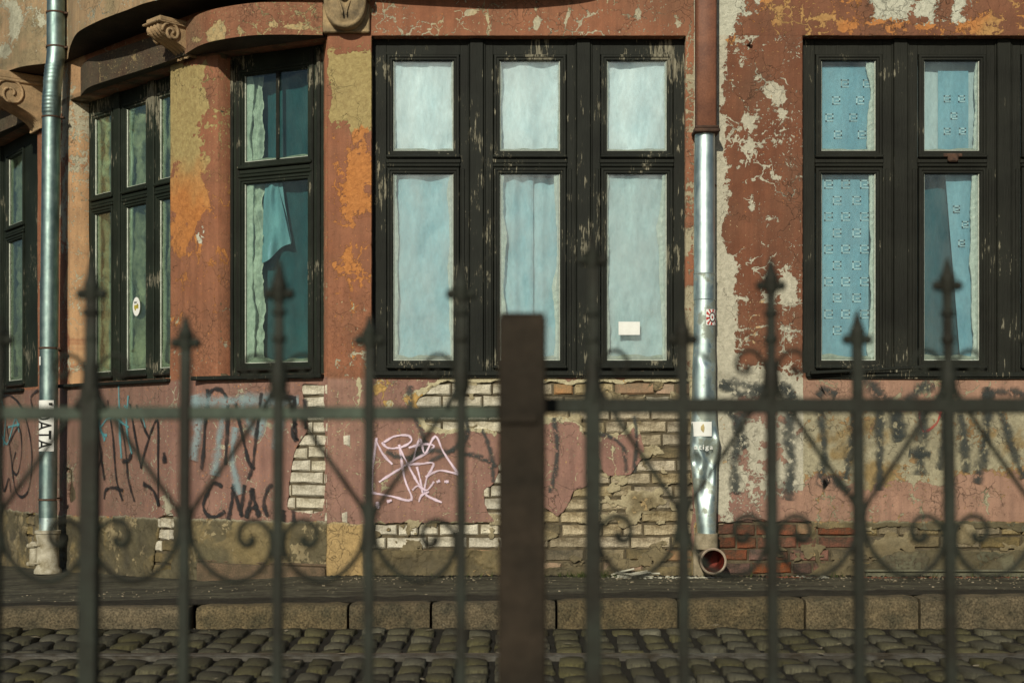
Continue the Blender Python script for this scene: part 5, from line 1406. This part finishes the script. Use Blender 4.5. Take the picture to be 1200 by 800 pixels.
graffiti([(7, [(649, 492), (653, 520), (651, 550), (645, 575)])], M['sp_dim'], 'faint black line on the pink plaster patch left of the railing bar')
graffiti([(6, [(703, 508), (718, 513), (731, 526), (734, 552)]), (6, [(744, 490), (746, 515), (743, 550)])], M['sp_dim'], 'dark curved strokes on the small pink plaster patch')
graffiti([(9, [(480, 455), (482, 480), (498, 520), (478, 540)]), (8, [(540, 480), (548, 500), (540, 520), (505, 540)]), (7, [(566, 505), (575, 530), (578, 562)]), (7, [(545, 532), (562, 535), (580, 545)]), (7, [(455, 530), (475, 536), (500, 528), (530, 528)])],
         M['sp_dim'], 'faded dark loops behind the lilac tag')
graffiti([(14, [(848, 450), (865, 448), (885, 455), (905, 452), (918, 456)]), (13, [(850, 452), (870, 462), (900, 458)]), (16, [(858, 485), (868, 510), (860, 540), (862, 572)]), (14, [(875, 480), (864, 500), (872, 520)]), (18, [(918, 455), (926, 465), (924, 500), (927, 540), (924, 578)]), (11, [(928, 462), (936, 475)])],
         M['sp_dim'], 'blotchy black letters on the pale plaster by the crumpled pipe')
graffiti([(13, [(962, 460), (966, 456), (975, 460)]), (14, [(962, 485), (966, 530), (963, 565), (975, 560), (990, 572)]), (13, [(1000, 480), (998, 520), (992, 556)]), (18, [(1018, 448), (1028, 460), (1045, 475), (1052, 510)]), (14, [(1030, 480), (1031, 530), (1030, 568)]),
          (16, [(1068, 466), (1078, 455), (1090, 452)]), (18, [(1052, 486), (1055, 505)]), (18, [(1082, 480), (1080, 520), (1078, 548)]), (13, [(1072, 530), (1086, 532)]), (13, [(1108, 490), (1106, 520), (1102, 545)]), (16, [(1126, 490), (1130, 520), (1133, 550)]), (16, [(1157, 458), (1158, 490), (1152, 535), (1146, 560)]), (13, [(1157, 462), (1175, 458), (1200, 462)]), (14, [(1120, 480), (1150, 478)]), (13, [(1172, 480), (1185, 520), (1198, 555)])],
         M['sp_dim'], 'dark blurred letters across the cream patch under the right window')
graffiti([(3, [(1078, 482), (1080, 500), (1085, 505), (1098, 495), (1104, 478)])], M['sp_red'], 'thin red curve under the right window')
# straw-coloured scratches, lower window stickers
# ------------------------------------------------------------------ ground
def zp(x, y):
    t = np.clip(-y / 1.38, 0, 1); t = t * t * (3 - 2 * t)
    return wallz(x) * (1 - t) + (kerbz(x) - .006) * t
g = .06; xs = np.arange(-9, 9.01, g); ys = np.concatenate([np.arange(-1.385, 2.5, g), [2.5, 6]])
Xg, Yg = np.meshgrid(xs, ys, indexing='ij'); Zg = zp(Xg, Yg) + .007 * fbm(Xg, Yg, 3, 91, 4) * (Yg > -1.3)
b = MB(); b.v = [tuple(p) for p in np.stack([Xg, Yg, Zg], -1).reshape(-1, 3)]; ny_ = len(ys)
for i in range(len(xs) - 1):
    for j in range(ny_ - 1): k = i * ny_ + j; b.f.append([k, k + ny_, k + ny_ + 1, k + 1]); b.m.append(0)
tag(b.build('pavement', M['asphalt'], None, smooth=True), kind='structure')
b = MB(); b.add([(-150, -150, -.26), (150, -150, -.26), (150, 150, -.26), (-150, 150, -.26)], [(0, 1, 2, 3)])
tag(b.build('ground', M['earth'], None), kind='structure')
# road bed
def roadz(y): return -.112 - .022 * np.clip((-y - 1.5) / 1.0, 0, 1)
b = MB(); xs = np.arange(-10, 10.01, .1); ys = np.arange(-6.2, -1.49, .1)
Xg, Yg = np.meshgrid(xs, ys, indexing='ij'); Zg = roadz(Yg) - .022 + .006 * fbm(Xg, Yg, 5, 7, 3)
b.v = [tuple(p) for p in np.stack([Xg, Yg, Zg], -1).reshape(-1, 3)]; ny_ = len(ys)
for i in range(len(xs) - 1):
    for j in range(ny_ - 1): k = i * ny_ + j; b.f.append([k, k + ny_, k + ny_ + 1, k + 1]); b.m.append(0)
road = tag(b.build('road', M['earth'], None, smooth=True), kind='structure')
# kerb stones
kerb = tag(empty('kerb', (0, -1.45, 0)), kind='structure')
jo = [-260, -150, -40, 95, 222, 408, 505, 652, 795, 943, 1077, 1250, 1400, 1560]
for a_, c_ in zip(jo[:-1], jo[1:]):
    xa, xb = X_at(a_, 7.5) + .007, X_at(c_, 7.5) - .007
    if a_ == 222: xa += .03
    n_ = 14; b = MB(); prof_ = [(.13, 0), (.005, 0), (-.018, -.018), (-.022, -.045), (-.018, -.09), (-.02, -.22), (.13, -.22)]
    vs = []; fs = []; m_ = len(prof_)
    ph = random.uniform(0, 50); dz = random.uniform(-.004, .004); rot = random.uniform(-.005, .005)
    for i in range(n_ + 1):
        x = xa + (xb - xa) * i / n_; zk = float(kerbz((xa + xb) / 2)) + dz + .013 * (x - (xa + xb) / 2)
        e = .012 if i in (0, n_) else 0
        for (yy, zz_) in prof_:
            j = float(vnoise(np.array([x * 9 + ph]), np.array([zz_ * 30 + yy * 20.]), 3)[0]) - .5
            vs.append((x, -1.5 + yy + j * .010 + (e if yy < .1 else 0), zk + zz_ + j * .006 - (e if zz_ > -.05 else 0) * .6))
    for i in range(n_):
        for q in range(m_ - 1): k = i * m_ + q; fs.append((k, k + 1, k + m_ + 1, k + m_))
    fs.append(tuple(range(m_))[::-1]); fs.append(tuple(n_ * m_ + q for q in range(m_)))
    b.add(vs, fs); o = b.build('kerb_stone', M['granite'], None); smooth_by_angle(o, 50); o.parent = kerb; o.matrix_parent_inverse = Matrix.Translation((0, 1.45, 0))
# cobbles
def cobble_mesh(seed):
    rs = random.Random(seed); b = MB(); n_ = 5; vs = []; L_, W_ = 1.0, 1.0
    cs = [(rs.uniform(-.07, .07), rs.uniform(-.07, .07)) for _ in range(4)]
    sx, sy = rs.uniform(-.1, .1), rs.uniform(-.05, .05)
    ang = [math.tau * i / 10 for i in range(10)]
    def ringp(k, z):
        out = []
        for i, a_ in enumerate(ang):
            c_, s_ = math.cos(a_), math.sin(a_); e = (abs(c_) ** 7 + abs(s_) ** 7) ** (-1 / 7)
            r_ = e * .5 * k * (1 + wob[i]); out.append((r_ * c_ + sx * r_ * s_, r_ * s_, z + tl * c_))
        return out
    wob = [rs.uniform(-.10, .04) for _ in ang]; tl = rs.uniform(-.006, .006)
    rings_ = [ringp(1.03, -.05), ringp(.995, -.008), ringp(.93, -.0008)]
    vs = sum(rings_, []) + [(0, 0, .001)]; fs = []
    for l in range(2):
        for i in range(10): j = (i + 1) % 10; fs.append((l * 10 + i, l * 10 + j, (l + 1) * 10 + j, (l + 1) * 10 + i))
    for i in range(10): fs.append((20 + i, 20 + (i + 1) % 10, 30))
    b.add(vs, fs); me = b.mesh('cobblestone', M['cobble'], True); return me
CM = [cobble_mesh(i) for i in range(12)]
RAILS = [-2.42, -3.86]
stuff = MB(); count = 0; cands = []
x = -7.0
while x < 7:
    wd = random.uniform(.105, .135); y = -1.575 - random.uniform(0, .05)
    while y > -6.1:
        d_ = random.uniform(.16, .25)
        hitr = [r_ for r_ in RAILS if y - d_ < r_ + .05 and y > r_ - .06]
        if hitr:
            left_ = y - (hitr[0] + .05)
            if left_ > .08: cands.append((x + wd / 2, y - left_ / 2 + .005, wd, left_ - .01))
            y = hitr[0] - .062; continue
        cands.append((x + wd / 2 + random.uniform(-.008, .008), y - d_ / 2, wd * random.uniform(.9, 1.06), d_)); y -= d_ + random.uniform(.008, .018)
    x += wd + random.uniform(.018, .034)
def vis(c):
    px, py = project(c[0], c[1], -.12); return -25 < px < 1225 and py < 815
inv = [c for c in cands if vis(c)]; inv.sort(key=lambda c: -(c[1] * -1)) ; inv = sorted(inv, key=lambda c: c[1])[:295]
sel = set(map(id, inv))
for c in cands:
    me = CM[random.randrange(12)]; z = float(roadz(c[1])) + random.uniform(-.006, .004); dy = 0.0
    L_, W_ = c[2], c[3]
    if id(c) in sel:
        o = bpy.data.objects.new('cobblestone', me); o.location = (c[0], c[1] + dy, z); o.scale = (L_, W_, 1); o.rotation_euler = (random.uniform(-.03, .03), random.uniform(-.03, .03), random.uniform(-.06, .06))
        link(o, road); count += 1
    else:
        stuff.add([(v.co.x * L_ + c[0], v.co.y * W_ + c[1] + dy, v.co.z + z) for v in me.vertices], [tuple(p.vertices) for p in me.polygons])
o = stuff.build('cobblestone_paving', M['cobble'], road, smooth=True); o['kind'] = 'stuff'
print('cobbles', count, len(cands))
for ry in RAILS:
    b = MB(); z = float(roadz(ry))
    b.bbox((-10, ry - .018, z - .06), (10, ry + .036, z + .004), .004); b.bbox((-10, ry - .052, z - .06), (10, ry - .036, z + .001), .003); b.box((-10, ry - .037, z - .06), (10, ry - .017, z - .032))
    b.build('tram_rail', M['steel'], road)
# dark strip laid behind the kerb stones to stand in for branch shade
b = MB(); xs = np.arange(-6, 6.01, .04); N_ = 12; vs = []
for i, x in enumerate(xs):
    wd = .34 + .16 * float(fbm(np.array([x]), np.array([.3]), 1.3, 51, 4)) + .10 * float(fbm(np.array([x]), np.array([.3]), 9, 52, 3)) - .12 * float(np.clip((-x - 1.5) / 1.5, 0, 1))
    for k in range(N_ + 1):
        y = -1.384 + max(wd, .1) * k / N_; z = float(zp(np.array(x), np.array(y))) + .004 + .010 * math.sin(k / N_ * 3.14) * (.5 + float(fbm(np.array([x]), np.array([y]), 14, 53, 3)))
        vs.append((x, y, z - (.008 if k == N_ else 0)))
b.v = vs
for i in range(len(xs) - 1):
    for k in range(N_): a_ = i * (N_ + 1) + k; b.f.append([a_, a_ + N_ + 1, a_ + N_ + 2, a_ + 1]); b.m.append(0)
tag(b.build('kerb_shade_strip', simple('dark_shade_strip', (.045, .04, .026), (.022, .02, .014), scale=16, bump=.012, fine=.5), None, smooth=True), 'dark strip standing in for branch shade on the pavement behind the kerb stones', 'dirt', kind='stuff')
# near pavement under the fence
b = MB(); b.bbox((-10, -6.32, -.25), (10, -6.2, .0), .012); tag(b.build('near_kerb', M['granite'], None), kind='structure')
b = MB(); b.bbox((-10, -12, -.25), (10, -6.322, -.004), .005); tag(b.build('near_pavement', M['asphalt'], None), kind='structure')

# ------------------------------------------------------------------ debris at the foot of the wall
def crumbs(name, spots, mat, label, cat, n, s0, s1, sticks=0, parent=None):
    b = MB(); rs = random.Random(len(name) + n)
    for i in range(n):
        x0, x1, y0, y1 = spots[rs.randrange(len(spots))]
        x = rs.uniform(x0, x1); y = rs.triangular(y0, y1, y1); s = rs.uniform(s0, s1)
        bm = bmesh.new(); bmesh.ops.create_icosphere(bm, subdivisions=1, radius=s) if s > s1 * .6 else bmesh.ops.create_cube(bm, size=s * 1.5)
        ex = (rs.uniform(.6, 1.7), rs.uniform(.5, 1.2), rs.uniform(.25, .7)); mt = Matrix.Rotation(rs.uniform(0, 6), 4, 'Z') @ Matrix.Rotation(rs.uniform(-.5, .5), 4, 'X')
        for v in bm.verts: v.co = mt @ Vector((v.co.x * ex[0] * rs.uniform(.7, 1.2), v.co.y * ex[1] * rs.uniform(.7, 1.2), v.co.z * ex[2]))
        z = float(zp(np.array(x), np.array(y))) + s * .25; bm.verts.index_update()
        b.add([(v.co.x + x, v.co.y + y, v.co.z + z) for v in bm.verts], [[v.index for v in f_.verts] for f_ in bm.faces]); bm.free()
    for i in range(sticks):
        x0, x1, y0, y1 = spots[0]; x = rs.uniform(x0, x1); y = rs.uniform(y0, y1); z = float(zp(np.array(x), np.array(y))) + rs.uniform(.008, .03); a_ = rs.uniform(-.6, .6); l_ = rs.uniform(.03, .09)
        b.tube([(x - l_ * math.cos(a_), y - l_ * .5 * math.sin(a_), z), (x + l_ * math.cos(a_), y + l_ * .5 * math.sin(a_), z + rs.uniform(-.02, .03))], .007, 5)
    o = b.build(name, mat, parent); tag(o, label, cat, kind='stuff'); return o
xw = lambda px: X_at(px, 8.9)
crumbs('plaster_rubble', [(xw(722), xw(765), -.20, -.03), (xw(705), xw(790), -.16, -.02), (xw(790), xw(845), -.16, -.10)], M['crumb'], 'white plaster crumbs fallen below the bare brickwork', 'rubble', 230, .003, .015, 9)
crumbs('plaster_flakes', [(xw(930), xw(975), -.16, -.04)], M['crumb'], 'few white flakes beside the red bricks', 'rubble', 24, .004, .018)
crumbs('brick_grit', [(xw(1000), xw(1195), -.16, -.055), (xw(900), xw(960), -.12, -.03)], M['redcrumb'], 'red brick grit strewn along the right plinth', 'grit', 420, .002, .008)
crumbs('wall_foot_dirt', [(-1.2, 3.6, -.07, .0), (-.9, 1.3, -.07, .0)], M['earth'], 'dark dirt gathered at the foot of the wall', 'dirt', 900, .004, .016)
crumbs('pavement_grit', [(-3.2, 3.6, -1.35, -.1), (-1.2, 3.6, -.5, -.02)], M['clay'], 'small pale grit scattered on the pavement', 'grit', 900, .002, .008)
b = MB(); rs = random.Random(4)
for i in range(420):
    x = rs.gauss(X_at(695, 8.95), .09) if i % 3 else rs.uniform(-1, 3.5); y = -.03 - abs(rs.gauss(0, .03)); z = float(zp(np.array(x), np.array(y))); h = rs.uniform(.012, .045); a_ = rs.uniform(0, 6.28)
    dx, dy = .004 * math.cos(a_), .004 * math.sin(a_); lx, ly = rs.uniform(-.02, .02), rs.uniform(-.02, .01)
    b.add([(x - dx, y - dy, z), (x + dx, y + dy, z), (x + lx, y + ly, z + h)], [(0, 1, 2)])
tag(b.build('moss_tufts', simple('dark_moss', (.06, .08, .02), bump=0), None), 'dark green tufts of moss at the wall foot', 'moss', kind='stuff')

b = MB(); rs = random.Random(8)
for i in range(160):
    x, y = rs.uniform(-3.3, 3.3), rs.uniform(-3.4, -1.56); a_ = rs.uniform(0, 6.28); l_ = rs.choice([.004, .006, .008, .018]); z = float(roadz(y)) + .010
    b.add([(x + l_ * math.cos(a_ + k * 1.57) * (1.6 if k % 2 else .6), y + l_ * math.sin(a_ + k * 1.57) * (1.6 if k % 2 else .6), z + rs.uniform(-.001, .004)) for k in range(4)], [(0, 1, 2, 3)])
tag(b.build('street_litter', M['clay'], None), 'small pale chips and scraps lying between the cobblestones', 'litter', kind='stuff')
# ------------------------------------------------------------------ iron fence close to the camera
fence = empty('iron_fence', (0, -7.0, 0))
tag(fence, 'dark iron railing with spearheads and scrolls right in front of the lens', 'fence')
fence.rotation_euler = (R(-1.6), 0, 0)
DL, DR = 2.0, 2.03
def FP(px, py, d):
    return (X_at(px, d), d - 2.0, Z_at(py, d))
def fk(b, name, mat, smooth=False):
    o = b.build(name, mat, fence)
    if smooth: smooth_by_angle(o, 45)
    return o
s2 = 2.0 / F
# post
b = MB(); a_, c_ = FP(583.5, 368, 1.96), FP(640.5, 368, 1.96)
b.bbox((a_[0], -.05, -.004), (c_[0], .02, a_[2]), .004); b.bbox((a_[0] + .002, -.048, a_[2]), (c_[0] - .002, .018, a_[2] + .0035), .002)
fk(b, 'post', M['post'])
b = MB(); z = Z_at(499, 1.95); b.bbox((a_[0] + .001, -.056, Z_at(497, 1.95)), (a_[0] + .058, -.0505, Z_at(483, 1.95)), .002); fk(b, 'rail_bracket', M['post'])
# rails
b = MB(); b.bbox((-1.6, -.008, Z_at(491.5, DL)), (a_[0], .008, Z_at(475.3, DL)), .002); fk(b, 'rail', M['iron_left']); b = MB(); b.bbox((-1.6, -.008, .12), (a_[0], .008, .14), .002); fk(b, 'rail', M['iron'])
b = MB(); b.bbox((c_[0], .022, Z_at(483, DR)), (1.6, .038, Z_at(464.5, DR)), .002); fk(b, 'rail', M['iron']); b = MB(); b.bbox((c_[0], .022, .12), (1.6, .038, .14), .002); fk(b, 'rail', M['iron'])
def spear(x, ztip, y, zarm, half=.015, name='spearhead', s=1.0):
    """flat-sided point with a cross arm ending in knobs"""
    b = MB(); H = ztip - zarm
    pr = [(.0085 * s, zarm - .012), (.011 * s, zarm - .004), (.0105 * s, zarm + .006), (.0125 * s, zarm + .012), (.0085 * s, zarm + H * .45), (.0045 * s, zarm + H * .78), (.0012, ztip)]
    b.lathe(pr, (x, y, 0), 12); o = fk(b, name, M['iron'], True)
    a = MB(); a.tube([(x - half, y, zarm), (x, y, zarm), (x + half, y, zarm)], [.0065, .0055, .0065], 10)
    for s_ in (-1, 1):
        for k in (0,):
            c = (x + s_ * half, y, zarm); bm = bmesh.new(); bmesh.ops.create_icosphere(bm, subdivisions=2, radius=.0082); bm.verts.index_update()
            a.add([(v.co.x + c[0], v.co.y + c[1], v.co.z + c[2]) for v in bm.verts], [[v.index for v in f_.verts] for f_ in bm.faces]); bm.free()
    ao = a.build('cross_arm', M['iron'], o, smooth=True)
    return o
def bar(px, d, yo, wpx, tip, arm, tall, lean=0.0):
    x = X_at(px, d); y = yo; hw = wpx * d / F / 2; ztop = Z_at(arm, d)
    b = MB(); b.bbox((x - hw, y - hw, .05), (x + hw, y + hw, ztop if not tall else Z_at(455, d)), .0015)
    fk(b, 'bar', M['iron'])
    if tall:
        hw2 = max(hw * .62, .0065)
        b = MB(); b.bbox((x - hw2, y - hw2, Z_at(456, d)), (x + hw2, y + hw2, ztop), .0015); fk(b, 'bar', M['iron'])
        b = MB(); b.lathe([(hw2 * 1.2, Z_at(368, d)), (hw2 * 1.7, Z_at(366, d)), (hw2 * 1.7, Z_at(362, d)), (hw2 * 1.2, Z_at(360, d))], (x, y, 0), 12)
        fk(b, 'collar', M['iron'], True); b = MB()
        b.lathe([(.0085, Z_at(400, d)), (.0105, Z_at(397, d)), (.0105, Z_at(393, d)), (.0085, Z_at(390, d))], (x, y, 0), 12)
        fk(b, 'collar', M['iron'], True); b = MB()
        b.lathe([(hw * 1.0, Z_at(474, d)), (hw * 1.25, Z_at(462, d)), (.0135, Z_at(450, d)), (.012, Z_at(436, d)), (.0085, Z_at(420, d))], (x, y, 0), 12); fk(b, 'collar', M['iron'], True)
    spear(x, Z_at(tip, d), y, ztop)
    return x
def scroll(pts, d, y, r=.0040, name='scroll'):
    P = [Vector(FP(px, py, d)) for px, py in pts]; P = [Vector((p.x, y, p.z)) for p in P]; P = catmull(P, 6)
    b = MB(); n_ = len(P); b.tube(P, [r * (1 if i < n_ * .8 else 1 + .6 * (i - n_ * .8) / (n_ * .2)) for i in range(n_)], 8); return fk(b, name, M['iron'], True)
def lyre(cx, d, y, h, side, dy=0.0, top=True):
    """one half of the scrollwork round a tall bar: h = px distance to the short bar"""
    k = h / 108.0
    pts = [(7, 455), (14, 470), (47, 520), (80, 567), (100, 597), (103, 620), (95, 650), (72, 675), (45, 682), (20, 668), (8, 645), (10, 624), (24, 611), (40, 614), (46, 628), (40, 639), (31, 637), (31, 629)]
    scroll([(cx + side * px * k, py + dy) for px, py in pts], d, y)
    pts = [(7, 455), (8, 432), (18, 417), (32, 415), (42, 425), (40, 438), (30, 440), (27, 432)]
    scroll([(cx + side * px * k, py + dy) for px, py in pts], d, y, .0032)
    pts = [(2, 448), (8, 462), (17, 478)]
    if top: scroll([(cx + side * px, py + dy) for px, py in pts], d, y - .004, .0040)
YL, YR = -.004, .030
for px in (-118, 101, 323.5, 540): bar(px, DL, YL, 21 if px == 101 else 12.5, 300 if px < 500 else 303, 342, True)
for px in (-9, 213, 431): bar(px, DL, YL, 12.5, 366, 400 if px == 213 else 397, False)
for px in (696, 908, 1118, 1326): bar(px, DR, YR, 19 if px == 696 else 13, 270 if px == 696 else 296, 301 if px == 696 else 331, True)
for px in (803, 1010.5, 1222): bar(px, DR, YR, 13, 360, 395, False)
for cx, h in ((101, 110), (323.5, 108), (540, 108)):
    for sd_ in (-1, 1):
        if cx == 540 and sd_ == 1: 
            continue
        lyre(cx, DL, YL, h, sd_)
lyre(-118, DL, YL, 108, 1)
for cx in (696, 908, 1118, 1326):
    for sd_ in (-1, 1):
        if cx == 696 and sd_ == -1: continue
        lyre(cx, DR, YR, 105, sd_, -6)
